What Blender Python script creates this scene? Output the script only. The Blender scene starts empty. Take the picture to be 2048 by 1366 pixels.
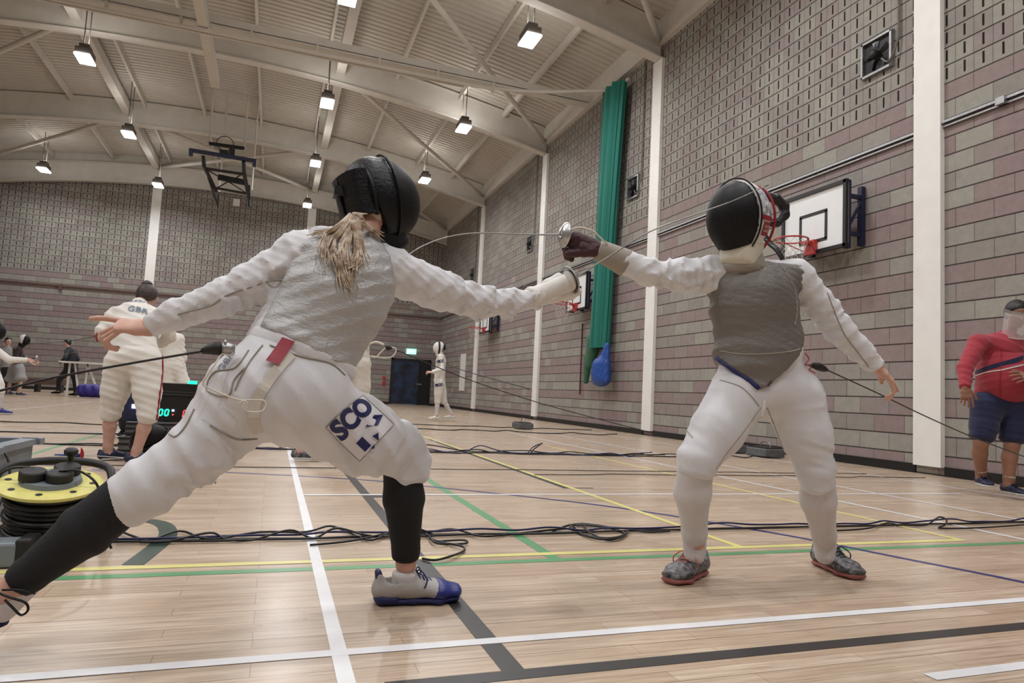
import bpy, bmesh, math, random
import numpy as np
from mathutils import Vector, Matrix
from mathutils.bvhtree import BVHTree
random.seed(7)
SC = bpy.context.scene
COL = SC.collection

# ---------------------------------------------------------------- camera
EYE = 0.69                      # the photographer crouches: lens 0.69 m above the floor
FPX = 1345.0                    # focal length in pixels of the 2048 px wide frame
_y = np.array([-479., -84., -FPX]); _y /= np.linalg.norm(_y)
_x = np.array([3846., -300., -FPX]); _x -= _y * (_x @ _y); _x /= np.linalg.norm(_x)
_z = np.cross(_x, _y)
RM = np.array([_x, _y, _z])     # camera axes -> world axes
cam_d = bpy.data.cameras.new('camera'); cam = bpy.data.objects.new('camera', cam_d); COL.objects.link(cam)
cam_d.sensor_width = 36.0; cam_d.lens = FPX / 2048 * 36; cam_d.clip_end = 200; cam_d.clip_start = 0.05
M4 = Matrix([list(RM[0]) + [0], list(RM[1]) + [0], list(RM[2]) + [EYE], [0, 0, 0, 1]])
cam.matrix_world = M4
SC.camera = cam

# ---------------------------------------------------------------- world, exposure
w = bpy.data.worlds.new('world'); SC.world = w; w.use_nodes = True
w.node_tree.nodes['Background'].inputs[0].default_value = (0.5, 0.55, 0.6, 1)
w.node_tree.nodes['Background'].inputs[1].default_value = 0.15
SC.view_settings.view_transform = 'Standard'; SC.view_settings.look = 'None'
SC.view_settings.gamma = 1.0; SC.view_settings.use_curve_mapping = False
SC.view_settings.exposure = 0.02
LAMP_W = 112.0                  # each high-bay lamp, downward
CEIL_FILL = 21.0                  # extra point light added above each lamp to brighten the roof

def at(u, v, Y):
    """world point on the plane y = Y seen at photo pixel u, v"""
    d = RM @ np.array([u - 1024., 683. - v, -FPX]); t = Y / d[1]
    return Vector((d[0] * t, d[1] * t, EYE + d[2] * t))
def atx(u, v, X):
    d = RM @ np.array([u - 1024., 683. - v, -FPX]); t = X / d[0]
    return Vector((d[0] * t, d[1] * t, EYE + d[2] * t))
def atz(u, v, z=0.0):
    d = RM @ np.array([u - 1024., 683. - v, -FPX]); t = (z - EYE) / d[2]
    return Vector((d[0] * t, d[1] * t, EYE + d[2] * t))

# ---------------------------------------------------------------- materials
def lin(c):
    out = []
    for v in c:
        v /= 255.0
        out.append(v / 12.92 if v <= 0.04045 else ((v + 0.055) / 1.055) ** 2.4)
    return tuple(out) + (1.0,)
def nd(nt, typ, **kw):
    n = nt.nodes.new(typ)
    for k, v in kw.items():
        if k.startswith('_'): setattr(n, k[1:], v)
        else: n.inputs[k.replace('__', ' ')].default_value = v
    return n
def new_mat(name):
    m = bpy.data.materials.new(name); m.use_nodes = True
    return m, m.node_tree, m.node_tree.nodes['Principled BSDF']
def math_(nt, op, a, b=None, c=None):
    n = nt.nodes.new('ShaderNodeMath'); n.operation = op
    for i, v in enumerate((a, b, c)):
        if v is None: continue
        if isinstance(v, (int, float)): n.inputs[i].default_value = v
        else: nt.links.new(v, n.inputs[i])
    return n.outputs[0]
def mix_(nt, f, a, b):
    n = nt.nodes.new('ShaderNodeMix'); n.data_type = 'RGBA'
    for s, v in ((n.inputs[0], f), (n.inputs[6], a), (n.inputs[7], b)):
        if isinstance(v, (int, float, tuple)): s.default_value = v
        else: nt.links.new(v, s)
    return n.outputs[2]
def mat(name, rgb, rough=0.6, metal=0.0, var=0.0, vscale=8.0, bump=0.0, bscale=60.0, rgb2=None, spec=0.5, sheen=0.0, coat=0.0):
    m, nt, p = new_mat(name)
    p.inputs['Roughness'].default_value = rough; p.inputs['Metallic'].default_value = metal
    p.inputs['Specular IOR Level'].default_value = spec
    p.inputs['Sheen Weight'].default_value = sheen
    p.inputs['Coat Weight'].default_value = coat
    c = lin(rgb); p.inputs['Base Color'].default_value = c
    tc = nt.nodes.new('ShaderNodeTexCoord')
    if var or rgb2:
        n = nd(nt, 'ShaderNodeTexNoise', Scale=vscale, Detail=4.0); nt.links.new(tc.outputs['Object'], n.inputs['Vector'])
        c2 = lin(rgb2) if rgb2 else tuple(min(1, x * (1 - var)) for x in c[:3]) + (1,)
        r = nt.nodes.new('ShaderNodeMapRange'); r.inputs[1].default_value = 0.35; r.inputs[2].default_value = 0.65
        nt.links.new(n.outputs[0], r.inputs[0])
        nt.links.new(mix_(nt, r.outputs[0], c, c2), p.inputs['Base Color'])
    if bump:
        n = nd(nt, 'ShaderNodeTexNoise', Scale=bscale, Detail=3.0); nt.links.new(tc.outputs['Object'], n.inputs['Vector'])
        b = nd(nt, 'ShaderNodeBump', Strength=bump, Distance=0.01); nt.links.new(n.outputs[0], b.inputs['Height'])
        nt.links.new(b.outputs[0], p.inputs['Normal'])
    return m
def emis(name, rgb, s):
    m, nt, p = new_mat(name)
    p.inputs['Base Color'].default_value = lin(rgb); p.inputs['Emission Color'].default_value = lin(rgb)
    p.inputs['Emission Strength'].default_value = s
    return m

def floor_mat():
    m, nt, p = new_mat('sprung_wood_floor')
    tc = nt.nodes.new('ShaderNodeTexCoord')
    mp = nt.nodes.new('ShaderNodeMapping'); nt.links.new(tc.outputs['Object'], mp.inputs[0])
    br = nd(nt, 'ShaderNodeTexBrick', Scale=1.0)
    br.inputs['Color1'].default_value = (0, 0, 0, 1); br.inputs['Color2'].default_value = (1, 1, 1, 1); br.inputs['Mortar'].default_value = (0.5, 0.5, 0.5, 1)
    br.inputs['Mortar Size'].default_value = 0.0012; br.inputs['Brick Width'].default_value = 0.62; br.inputs['Row Height'].default_value = 0.062
    br.offset = 0.37; br.offset_frequency = 3; br.inputs['Bias'].default_value = 0.0
    nt.links.new(mp.outputs[0], br.inputs['Vector'])
    ramp = nt.nodes.new('ShaderNodeValToRGB'); e = ramp.color_ramp.elements
    e[0].color = lin((205, 187, 166)); e[1].color = lin((184, 162, 140))
    x = ramp.color_ramp.elements.new(0.5); x.color = lin((197, 177, 155))
    nt.links.new(br.outputs['Color'], ramp.inputs[0])
    mp2 = nt.nodes.new('ShaderNodeMapping'); mp2.inputs['Scale'].default_value = (1.2, 22, 1); nt.links.new(tc.outputs['Object'], mp2.inputs[0])
    gr = nd(nt, 'ShaderNodeTexNoise', Scale=3.0, Detail=6.0, Roughness=0.65); nt.links.new(mp2.outputs[0], gr.inputs['Vector'])
    r = nt.nodes.new('ShaderNodeMapRange'); r.inputs[1].default_value = 0.38; r.inputs[2].default_value = 0.70; r.inputs[4].default_value = 0.8
    nt.links.new(gr.outputs[0], r.inputs[0])
    c1 = mix_(nt, r.outputs[0], ramp.outputs[0], lin((150, 126, 104)))
    c2 = mix_(nt, math_(nt, 'MULTIPLY', br.outputs['Fac'], 0.55), c1, lin((96, 72, 54)))
    # wider sheet joints every fourth row
    sx = nt.nodes.new('ShaderNodeSeparateXYZ'); nt.links.new(tc.outputs['Object'], sx.inputs[0])
    fy = math_(nt, 'FRACT', math_(nt, 'DIVIDE', sx.outputs[1], 0.248))
    jl = math_(nt, 'MULTIPLY', math_(nt, 'LESS_THAN', fy, 0.012), 0.6)
    c3 = mix_(nt, jl, c2, lin((80, 60, 46)))
    nt.links.new(c3, p.inputs['Base Color'])
    rn = nd(nt, 'ShaderNodeTexNoise', Scale=2.5, Detail=3.0); nt.links.new(tc.outputs['Object'], rn.inputs['Vector'])
    rr = nt.nodes.new('ShaderNodeMapRange'); rr.inputs[3].default_value = 0.2; rr.inputs[4].default_value = 0.38
    nt.links.new(rn.outputs[0], rr.inputs[0]); nt.links.new(rr.outputs[0], p.inputs['Roughness'])
    p.inputs['Specular IOR Level'].default_value = 0.45
    return m

def block_mat(name, axis):
    """450 x 225 mm coloured concrete blocks, slotted acoustic blocks above 4.72 m"""
    m, nt, p = new_mat(name)
    tc = nt.nodes.new('ShaderNodeTexCoord'); sx = nt.nodes.new('ShaderNodeSeparateXYZ'); nt.links.new(tc.outputs['Object'], sx.inputs[0])
    h = sx.outputs[axis]; z = sx.outputs[2]
    row = math_(nt, 'FLOOR', math_(nt, 'DIVIDE', z, 0.225))
    odd = math_(nt, 'MODULO', row, 2.0)
    hh = math_(nt, 'ADD', math_(nt, 'DIVIDE', h, 0.45), math_(nt, 'MULTIPLY', odd, 0.5))
    hh = math_(nt, 'ADD', hh, 200.0)
    bi = math_(nt, 'FLOOR', hh); fh = math_(nt, 'FRACT', hh)
    fz = math_(nt, 'FRACT', math_(nt, 'DIVIDE', z, 0.225))
    cv = nt.nodes.new('ShaderNodeCombineXYZ'); nt.links.new(bi, cv.inputs[0]); nt.links.new(row, cv.inputs[1])
    wn = nt.nodes.new('ShaderNodeTexWhiteNoise'); wn.noise_dimensions = '2D'; nt.links.new(cv.outputs[0], wn.inputs['Vector'])
    ramp = nt.nodes.new('ShaderNodeValToRGB'); ramp.color_ramp.interpolation = 'CONSTANT'; e = ramp.color_ramp.elements
    e[0].color = lin((148, 144, 137)); e[1].position = 0.35; e[1].color = lin((141, 136, 130))
    for pos, c in ((0.6, (152, 149, 140)), (0.85, (143, 133, 129))):
        x = ramp.color_ramp.elements.new(pos); x.color = lin(c)
    nt.links.new(wn.outputs[0], ramp.inputs[0])
    # pink courses
    pk = None
    for r0 in (0, 3, 6, 7, 10, 13, 14, 16, 18, 20):
        q = math_(nt, 'COMPARE', row, float(r0), 0.1); pk = q if pk is None else math_(nt, 'ADD', pk, q)
    pr = math_(nt, 'MULTIPLY', pk, math_(nt, 'LESS_THAN', wn.outputs[0], 0.78))
    pr = math_(nt, 'MAXIMUM', pr, math_(nt, 'MULTIPLY', math_(nt, 'GREATER_THAN', wn.outputs[0], 0.93), math_(nt, 'LESS_THAN', z, 4.72)))
    c = mix_(nt, math_(nt, 'MULTIPLY', pr, 0.85), ramp.outputs[0], lin((141, 124, 123)))
    no = nd(nt, 'ShaderNodeTexNoise', Scale=9.0, Detail=8.0, Roughness=0.8); nt.links.new(tc.outputs['Object'], no.inputs['Vector'])
    rg = nt.nodes.new('ShaderNodeMapRange'); rg.inputs[1].default_value = 0.3; rg.inputs[2].default_value = 0.7
    rg.inputs[3].default_value = 0.86; rg.inputs[4].default_value = 1.12
    nt.links.new(no.outputs[0], rg.inputs[0])
    vm = nt.nodes.new('ShaderNodeVectorMath'); vm.operation = 'SCALE'; nt.links.new(c, vm.inputs[0]); nt.links.new(rg.outputs[0], vm.inputs['Scale'])
    # joints
    jz = math_(nt, 'LESS_THAN', fz, 0.075)
    jh = math_(nt, 'LESS_THAN', fh, 0.02)
    up = math_(nt, 'GREATER_THAN', z, 4.725)
    mid = math_(nt, 'MULTIPLY', up, math_(nt, 'COMPARE', fh, 0.5, 0.010))
    joint = math_(nt, 'MAXIMUM', jz, math_(nt, 'MULTIPLY', math_(nt, 'MAXIMUM', jh, mid), 0.6))
    f2 = math_(nt, 'FRACT', math_(nt, 'MULTIPLY', hh, 2.0))
    sl = math_(nt, 'COMPARE', f2, 0.5, 0.06)
    sl = math_(nt, 'MULTIPLY', sl, math_(nt, 'COMPARE', fz, 0.58, 0.32))
    sl = math_(nt, 'MULTIPLY', sl, up)
    dark = math_(nt, 'MAXIMUM', math_(nt, 'MULTIPLY', joint, 0.86), sl)
    cc = mix_(nt, dark, vm.outputs[0], lin((34, 29, 26)))
    nt.links.new(cc, p.inputs['Base Color'])
    p.inputs['Roughness'].default_value = 0.9; p.inputs['Specular IOR Level'].default_value = 0.2
    b = nd(nt, 'ShaderNodeBump', Strength=0.6, Distance=0.01)
    nt.links.new(math_(nt, 'SUBTRACT', math_(nt, 'MULTIPLY', no.outputs[0], 0.3), dark), b.inputs['Height'])
    nt.links.new(b.outputs[0], p.inputs['Normal'])
    return m

def cloth_mat(name, rgb, rough=0.85, weave=900.0, strength=0.25, metal=0.0, crumple=0.0, rgb2=None, sheen=0.15):
    m, nt, p = new_mat(name)
    tc = nt.nodes.new('ShaderNodeTexCoord')
    n = nd(nt, 'ShaderNodeTexNoise', Scale=6.0, Detail=5.0); nt.links.new(tc.outputs['Object'], n.inputs['Vector'])
    c = lin(rgb); c2 = lin(rgb2) if rgb2 else tuple(x * 0.9 for x in c[:3]) + (1,)
    nt.links.new(mix_(nt, n.outputs[0], c, c2), p.inputs['Base Color'])
    p.inputs['Roughness'].default_value = rough; p.inputs['Metallic'].default_value = metal; p.inputs['Sheen Weight'].default_value = sheen
    f = nd(nt, 'ShaderNodeTexNoise', Scale=weave / 4, Detail=2.0); nt.links.new(tc.outputs['Object'], f.inputs['Vector'])
    b = nd(nt, 'ShaderNodeBump', Strength=strength, Distance=0.002); nt.links.new(f.outputs[0], b.inputs['Height'])
    last = b
    if crumple:
        mp = nt.nodes.new('ShaderNodeMapping'); mp.inputs['Scale'].default_value = (1, 1, 2.2); nt.links.new(tc.outputs['Object'], mp.inputs[0])
        g = nd(nt, 'ShaderNodeTexNoise', Scale=22.0, Detail=6.0, Roughness=0.6); nt.links.new(mp.outputs[0], g.inputs['Vector'])
        g.inputs['Distortion'].default_value = 0.6
        b2 = nd(nt, 'ShaderNodeBump', Strength=crumple, Distance=0.012); nt.links.new(g.outputs[0], b2.inputs['Height'])
        nt.links.new(b.outputs[0], b2.inputs['Normal']); last = b2
    nt.links.new(last.outputs[0], p.inputs['Normal'])
    return m
def mesh_mat():
    """black wire mesh of a fencing mask: a fine grid of raised wires"""
    m, nt, p = new_mat('mask_wire_mesh')
    tc = nt.nodes.new('ShaderNodeTexCoord')
    v = nd(nt, 'ShaderNodeTexVoronoi', Scale=330.0); nt.links.new(tc.outputs['Object'], v.inputs['Vector'])
    r = nt.nodes.new('ShaderNodeValToRGB'); r.color_ramp.elements[0].color = lin((48, 46, 48)); r.color_ramp.elements[1].color = lin((9, 9, 10))
    r.color_ramp.elements[0].position = 0.05; r.color_ramp.elements[1].position = 0.42
    nt.links.new(v.outputs['Distance'], r.inputs[0]); nt.links.new(r.outputs[0], p.inputs['Base Color'])
    p.inputs['Roughness'].default_value = 0.55; p.inputs['Specular IOR Level'].default_value = 0.25
    return m
def glass_mat():
    m, nt, p = new_mat('clear_plastic')
    p.inputs['Base Color'].default_value = (0.9, 0.93, 0.95, 1); p.inputs['Roughness'].default_value = 0.12
    p.inputs['Transmission Weight'].default_value = 0.45; p.inputs['IOR'].default_value = 1.3
    p.inputs['Alpha'].default_value = 0.34
    return m
MT = dict(
    floor=floor_mat(), block_y=block_mat('blockwork_side', 1), block_x=block_mat('blockwork_end', 0),
    steel=mat('painted_steel', (208, 203, 194), 0.55, var=0.08, vscale=3), deck=mat('roof_deck', (194, 188, 178), 0.6, var=0.06, vscale=2),
    column=mat('column_paint', (232, 231, 226), 0.5, var=0.05, vscale=4), black=mat('black_paint', (22, 21, 22), 0.45, var=0.2),
    rubber=mat('black_rubber', (20, 20, 21), 0.55), cable=mat('cable_black', (16, 16, 18), 0.4), cableb=mat('cable_blue', (30, 34, 80), 0.45),
    lwhite=mat('line_white', (226, 226, 228), 0.35, var=0.06), lyel=mat('line_yellow', (219, 211, 132), 0.35, var=0.06), lgrn=mat('line_green', (92, 152, 104), 0.35, var=0.08),
    lblk=mat('line_black', (50, 48, 47), 0.4, var=0.1), lblu=mat('line_blue', (46, 50, 110), 0.35), lgdark=mat('line_dark_green', (52, 70, 60), 0.4, var=0.1),
    white=cloth_mat('white_breeches', (214, 214, 217)), jacket=cloth_mat('white_jacket', (218, 218, 221), crumple=0.2),
    offwhite=cloth_mat('offwhite_kit', (222, 218, 210), crumple=0.15), sock=cloth_mat('white_sock', (206, 202, 202)),
    lame=cloth_mat('silver_lame', (196, 197, 198), rough=0.5, metal=0.45, crumple=0.65, strength=0.5, sheen=0.0, rgb2=(166, 165, 163)),
    lame2=cloth_mat('grey_lame', (126, 122, 117), rough=0.5, metal=0.4, crumple=0.35, strength=0.6, sheen=0.0, rgb2=(108, 103, 98)),
    blackcloth=cloth_mat('black_compression', (18, 19, 22), strength=0.8, sheen=0.0), darkcloth=cloth_mat('dark_tracksuit', (24, 25, 32)),
    maroon=cloth_mat('maroon_cloth', (84, 30, 38)), darkred=cloth_mat('dark_jacket', (48, 30, 32)), grey=cloth_mat('grey_cloth', (150, 148, 148)),
    red=cloth_mat('red_jacket', (158, 46, 60), crumple=0.3), navy=cloth_mat('navy_shorts', (24, 30, 66), crumple=0.2),
    skin=mat('skin', (205, 160, 142), 0.5, var=0.12, vscale=14, bump=0.08), skin2=mat('skin_pale', (200, 160, 145), 0.55, var=0.12, vscale=20),
    skind=mat('skin_tan', (150, 108, 88), 0.55, var=0.15, vscale=14),
    blond=mat('blond_hair', (208, 192, 172), 0.5, rgb2=(150, 126, 104), vscale=40, bump=0.5, bscale=90), dark=mat('dark_hair', (26, 22, 24), 0.4, bump=0.6, bscale=80),
    brown=mat('brown_hair', (66, 50, 44), 0.5, rgb2=(40, 30, 28), vscale=30, bump=0.6, bscale=80),
    wire=mesh_mat(), mblack=mat('mask_black_vinyl', (11, 12, 16), 0.42, spec=0.3, bump=0.25, bscale=120), mwhite=mat('mask_white_cloth', (216, 214, 208), 0.6, bump=0.2, bscale=60),
    mprint=mat('mask_print', (216, 218, 222), 0.55, rgb2=(120, 124, 132), vscale=55), mred=mat('mask_red_trim', (140, 26, 36), 0.55),
    bib=cloth_mat('bib_lame', (150, 144, 132), rough=0.6, metal=0.3, crumple=0.4), bibc=cloth_mat('bib_cream', (208, 202, 184)),
    glove=mat('maroon_glove', (66, 30, 34), 0.6, bump=0.5, bscale=40, var=0.35, vscale=25), gloveg=mat('glove_grey', (150, 142, 130), 0.7),
    metal=mat('bright_steel', (200, 200, 200), 0.28, 1.0), alu=mat('worn_aluminium', (176, 176, 176), 0.42, 0.9, var=0.25, vscale=40), blade=mat('blade_steel', (150, 148, 146), 0.35, 0.85),
    bladed=mat('dark_blade', (52, 50, 50), 0.4, 0.6),
    blue=mat('shoe_blue', (32, 44, 120), 0.4, var=0.2, vscale=40), shoegrey=mat('shoe_grey_mesh', (168, 164, 160), 0.65, bump=0.3, bscale=200), shoedark=mat('shoe_dark', (30, 32, 40), 0.45, rgb2=(120, 118, 118), vscale=55),
    coral=mat('coral_rubber', (146, 84, 80), 0.5), lacered=mat('orange_lace', (190, 104, 88), 0.6), shoenavy=mat('shoe_navy', (32, 38, 66), 0.55), solew=mat('sole_white', (200, 200, 198), 0.5),
    boardw=mat('backboard_white', (226, 228, 228), 0.3, var=0.03), boardblue=mat('frame_dark_blue', (26, 30, 58), 0.45), redpaint=mat('hoop_red', (176, 56, 56), 0.4), net=mat('net_cord', (190, 180, 172), 0.8),
    green=cloth_mat('curtain_green', (14, 112, 98), rough=0.75, weave=300), greend=cloth_mat('curtain_skirt_green', (30, 84, 52), rough=0.75), bag=mat('blue_vinyl_bag', (34, 74, 150), 0.4, bump=0.3, bscale=14),
    crate=mat('grey_crate', (120, 128, 134), 0.5, var=0.15), reely=mat('reel_yellow', (214, 206, 120), 0.45, var=0.1, vscale=20), casegrey=mat('case_grey', (96, 98, 100), 0.5, var=0.3, vscale=12),
    purple=mat('purple_bag', (40, 30, 120), 0.5), bench=mat('bench_brown', (92, 70, 60), 0.6), gold=mat('label_brass', (170, 150, 80), 0.5),
    doorglass=mat('dark_door_glass', (10, 16, 30), 0.12, rgb2=(30, 52, 84), vscale=3.0, spec=0.8), frame=mat('door_frame_black', (14, 14, 16), 0.4),
    lens=emis('lamp_lens', (250, 248, 255), 14.0), lampbody=mat('lamp_housing', (96, 90, 82), 0.5), exitg=emis('exit_sign_panel', (150, 222, 205), 1.6), exitw=emis('exit_sign_mark', (240, 255, 250), 1.8),
    ledg=emis('led_green', (40, 240, 190), 1.6), ledr=emis('led_red', (255, 70, 80), 1.8), ledw=emis('led_white', (200, 220, 255), 9.0), ledG=emis('lamp_green', (30, 220, 150), 2.5),
    navyink=mat('navy_print', (22, 28, 84), 0.6), greyink=mat('grey_print', (120, 132, 150), 0.7), paper=mat('white_panel', (222, 220, 214), 0.6), patch=cloth_mat('print_patch', (226, 226, 232)),
    plastic=glass_mat(), strap=cloth_mat('webbing', (206, 200, 190)), redlabel=mat('red_label', (138, 28, 44), 0.6), cord=mat('clear_cord', (206, 198, 184), 0.4), fire=mat('fire_point_red', (170, 40, 46), 0.5),
)
# ---------------------------------------------------------------- mesh helpers
def link(name, me, m, parent=None):
    o = bpy.data.objects.new(name, me); COL.objects.link(o)
    if m is not None:
        for q in (m if isinstance(m, (list, tuple)) else [m]): me.materials.append(q)
    if parent is not None: o.parent = parent
    return o
def thing(name, label, cat, loc=(0, 0, 0), group=None):
    o = bpy.data.objects.new(name, None); COL.objects.link(o); o.empty_display_size = 0.1
    o.location = loc; o['label'] = label; o['category'] = cat
    if group: o['group'] = group
    bpy.context.view_layer.update()
    return o
def tag(o, label=None, cat=None, group=None, kind=None):
    if label: o['label'] = label
    if cat: o['category'] = cat
    if group: o['group'] = group
    if kind: o['kind'] = kind
    return o
class MB:
    """collects faces and links them as one mesh object"""
    def __init__(s): s.v = []; s.f = []; s.mi = []
    def add(s, vs, fs, mi=0):
        b = len(s.v); s.v += [tuple(x) for x in vs]; s.f += [tuple(b + i for i in q) for q in fs]; s.mi += [mi] * len(fs)
    def box(s, c, d, rot=None, mi=0):
        vs = []
        for x in (-.5, .5):
            for y in (-.5, .5):
                for z in (-.5, .5):
                    p = Vector((x * d[0], y * d[1], z * d[2]))
                    if rot is not None: p = rot @ p
                    vs.append(p + Vector(c))
        s.add(vs, [(0, 1, 3, 2), (4, 6, 7, 5), (0, 4, 5, 1), (2, 3, 7, 6), (0, 2, 6, 4), (1, 5, 7, 3)], mi)
    def beam(s, a, b, wd, hg, up=Vector((0, 0, 1)), mi=0):
        a, b = Vector(a), Vector(b); d = (b - a); L = d.length; d.normalize()
        sd = d.cross(up).normalized(); u = sd.cross(d)
        R = Matrix((d, sd, u)).transposed(); s.box((a + b) / 2, (L, wd, hg), R, mi)
    def tube(s, pts, r, n=8, closed=False, mi=0, cap=True, flat=None):
        pts = [Vector(p) for p in pts]; N = len(pts); rs = r if isinstance(r, (list, tuple)) else [r] * N
        vs = []; T0 = None; nrm = None
        for i, p in enumerate(pts):
            if closed: t = pts[(i + 1) % N] - pts[i - 1]
            else: t = pts[min(i + 1, N - 1)] - pts[max(i - 1, 0)]
            t = t.normalized() if t.length > 1e-9 else Vector((0, 0, 1))
            if nrm is None:
                a = Vector((0, 0, 1)) if abs(t.z) < 0.9 else Vector((1, 0, 0)); nrm = t.cross(a).normalized()
            else:
                nrm = (nrm - t * nrm.dot(t))
                nrm = nrm.normalized() if nrm.length > 1e-6 else t.orthogonal().normalized()
            bn = t.cross(nrm)
            for k in range(n):
                an = 2 * math.pi * k / n
                vs.append(p + (nrm * math.cos(an) + bn * math.sin(an) * (flat or 1.0)) * rs[i])
        fs = []
        for i in range(N if closed else N - 1):
            for k in range(n):
                a = i * n + k; b = i * n + (k + 1) % n; j = ((i + 1) % N) * n
                fs.append((a, b, j + (k + 1) % n, j + k))
        if cap and not closed:
            fs.append(tuple(range(n - 1, -1, -1))); fs.append(tuple((N - 1) * n + k for k in range(n)))
        s.add(vs, fs, mi)
    def lathe(s, prof, c, axis=Vector((0, 0, 1)), n=32, mi=0, rx=None):
        ax = Vector(axis).normalized(); a = rx if rx is not None else ax.orthogonal().normalized(); b = ax.cross(a)
        vs = []
        for (r, h) in prof:
            for k in range(n):
                t = 2 * math.pi * k / n; vs.append(Vector(c) + ax * h + (a * math.cos(t) + b * math.sin(t)) * r)
        fs = []
        for i in range(len(prof) - 1):
            for k in range(n):
                fs.append((i * n + k, i * n + (k + 1) % n, (i + 1) * n + (k + 1) % n, (i + 1) * n + k))
        s.add(vs, fs, mi)
    def grid(s, rows, mi=0, closed=False):
        n = len(rows[0]); vs = [p for r in rows for p in r]; fs = []
        for i in range(len(rows) - 1):
            for k in range(n if closed else n - 1):
                fs.append((i * n + k, i * n + (k + 1) % n, (i + 1) * n + (k + 1) % n, (i + 1) * n + k))
        s.add(vs, fs, mi)
    def build(s, name, m, parent=None, smooth=False, bevel=0.0, solid=0.0):
        me = bpy.data.meshes.new(name); me.from_pydata(s.v, [], s.f); me.update()
        o = link(name, me, m, parent)
        for i, q in enumerate(me.polygons):
            q.material_index = s.mi[i]; q.use_smooth = smooth
        bm = bmesh.new(); bm.from_mesh(me); bmesh.ops.recalc_face_normals(bm, faces=bm.faces); bm.to_mesh(me); bm.free()
        if parent is not None: o.matrix_parent_inverse = parent.matrix_world.inverted()
        if solid:
            q = o.modifiers.new('solid', 'SOLIDIFY'); q.thickness = solid; q.offset = 0
        if bevel:
            q = o.modifiers.new('bevel', 'BEVEL'); q.width = bevel; q.segments = 2; q.limit_method = 'ANGLE'
        return o
def spline(pts, n=8, closed=False):
    P = [Vector(p) for p in pts]; out = []; N = len(P)
    for i in range(N if closed else N - 1):
        if closed: p0, p1, p2, p3 = P[i - 1], P[i], P[(i + 1) % N], P[(i + 2) % N]
        else: p0, p1, p2, p3 = P[max(i - 1, 0)], P[i], P[i + 1], P[min(i + 2, N - 1)]
        for k in range(n):
            t = k / n
            out.append(0.5 * ((2 * p1) + (p2 - p0) * t + (2 * p0 - 5 * p1 + 4 * p2 - p3) * t * t + (3 * p1 - p0 - 3 * p2 + p3) * t ** 3))
    if not closed: out.append(P[-1])
    return out

# ---------------------------------------------------------------- implicit surfaces (bodies, clothes, shoes)
def V3(p): return np.array((p[0], p[1], p[2]), float)
class Prim:
    """tapered capsule with elliptical section; (w, d) half widths along lat and across it"""
    def __init__(s, a, b, ra, rb, lat=None, k=0.02, cap=1.0, wr=None, neg=False):
        s.a, s.b = V3(a), V3(b)
        s.ra = np.array(ra if isinstance(ra, tuple) else (ra, ra), float); s.rb = np.array(rb if isinstance(rb, tuple) else (rb, rb), float)
        s.lat = None if lat is None else V3(lat); s.k = k; s.cap = cap; s.wr = wr; s.neg = neg
        s.R = max(s.ra.max(), s.rb.max())
    def dist(s, X, Y, Z):
        ab = s.b - s.a; L = np.linalg.norm(ab)
        ax = ab / L if L > 1e-6 else np.array((0, 0, 1.))
        lat = s.lat if s.lat is not None else np.array((0.31, 0.9, 0.2))
        lat = lat - ax * (lat @ ax)
        if np.linalg.norm(lat) < 1e-3: lat = np.cross(ax, (1, 0.2, 0.1))
        lat = lat / np.linalg.norm(lat); dp = np.cross(ax, lat)
        x, y, z = X - s.a[0], Y - s.a[1], Z - s.a[2]
        t = x * ax[0] + y * ax[1] + z * ax[2]
        l = x * lat[0] + y * lat[1] + z * lat[2]; d = x * dp[0] + y * dp[1] + z * dp[2]
        u = np.clip(t / max(L, 1e-6), 0, 1); qa = t - u * L
        w = s.ra[0] + (s.rb[0] - s.ra[0]) * u; dd = s.ra[1] + (s.rb[1] - s.ra[1]) * u
        m = np.minimum(w, dd) * s.cap
        if s.wr:
            amp, n, tw, ph = s.wr
            an = np.arctan2(d, l)
            wz = field_noise(X, Y, Z, 11.0, int(ph * 10) + 40)
            f = np.sin(np.pi * (n * 0.9 * u + tw * 2.5 * np.sin(an + ph) + 0.2 * np.sin(3 * an + 5 * u * n)) + ph * 3 + 1.7 * wz)
            f = (1 - np.abs(f) ** 0.7 * 1.7) * 0.95
            env = np.clip(0.45 + 1.1 * field_noise(X, Y, Z, 13.0, int(ph * 10) + 60), 0, 1.1)
            w = w + amp * f * env; dd = dd + amp * f * env
        k0 = np.sqrt((l / w) ** 2 + (d / dd) ** 2 + (qa / m) ** 2)
        k1 = np.sqrt((l / w ** 2) ** 2 + (d / dd ** 2) ** 2 + (qa / m ** 2) ** 2) + 1e-9
        return k0 * (k0 - 1) / k1
def ell(c, r, lat=None, up=None, k=0.02, neg=False):
    """ellipsoid: r = (along lat, across, along up)"""
    up = Vector(up) if up is not None else Vector((0, 0, 1)); c = Vector(c)
    p = Prim(c, c + up.normalized() * 1e-5, (r[0], r[1]), (r[0], r[1]), lat, k, r[2] / min(r[0], r[1]), None, neg)
    p.R = max(r); p.upv = up.normalized()
    return p
def field_noise(X, Y, Z, sc, seed):
    r = np.random.RandomState(seed); o = 0
    for i in range(5):
        d = r.normal(size=3); d *= sc * (0.6 + 0.9 * r.rand()) / np.linalg.norm(d); o = o + np.sin(d[0] * X + d[1] * Y + d[2] * Z + r.rand() * 6.3)
    return o / 5
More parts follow.
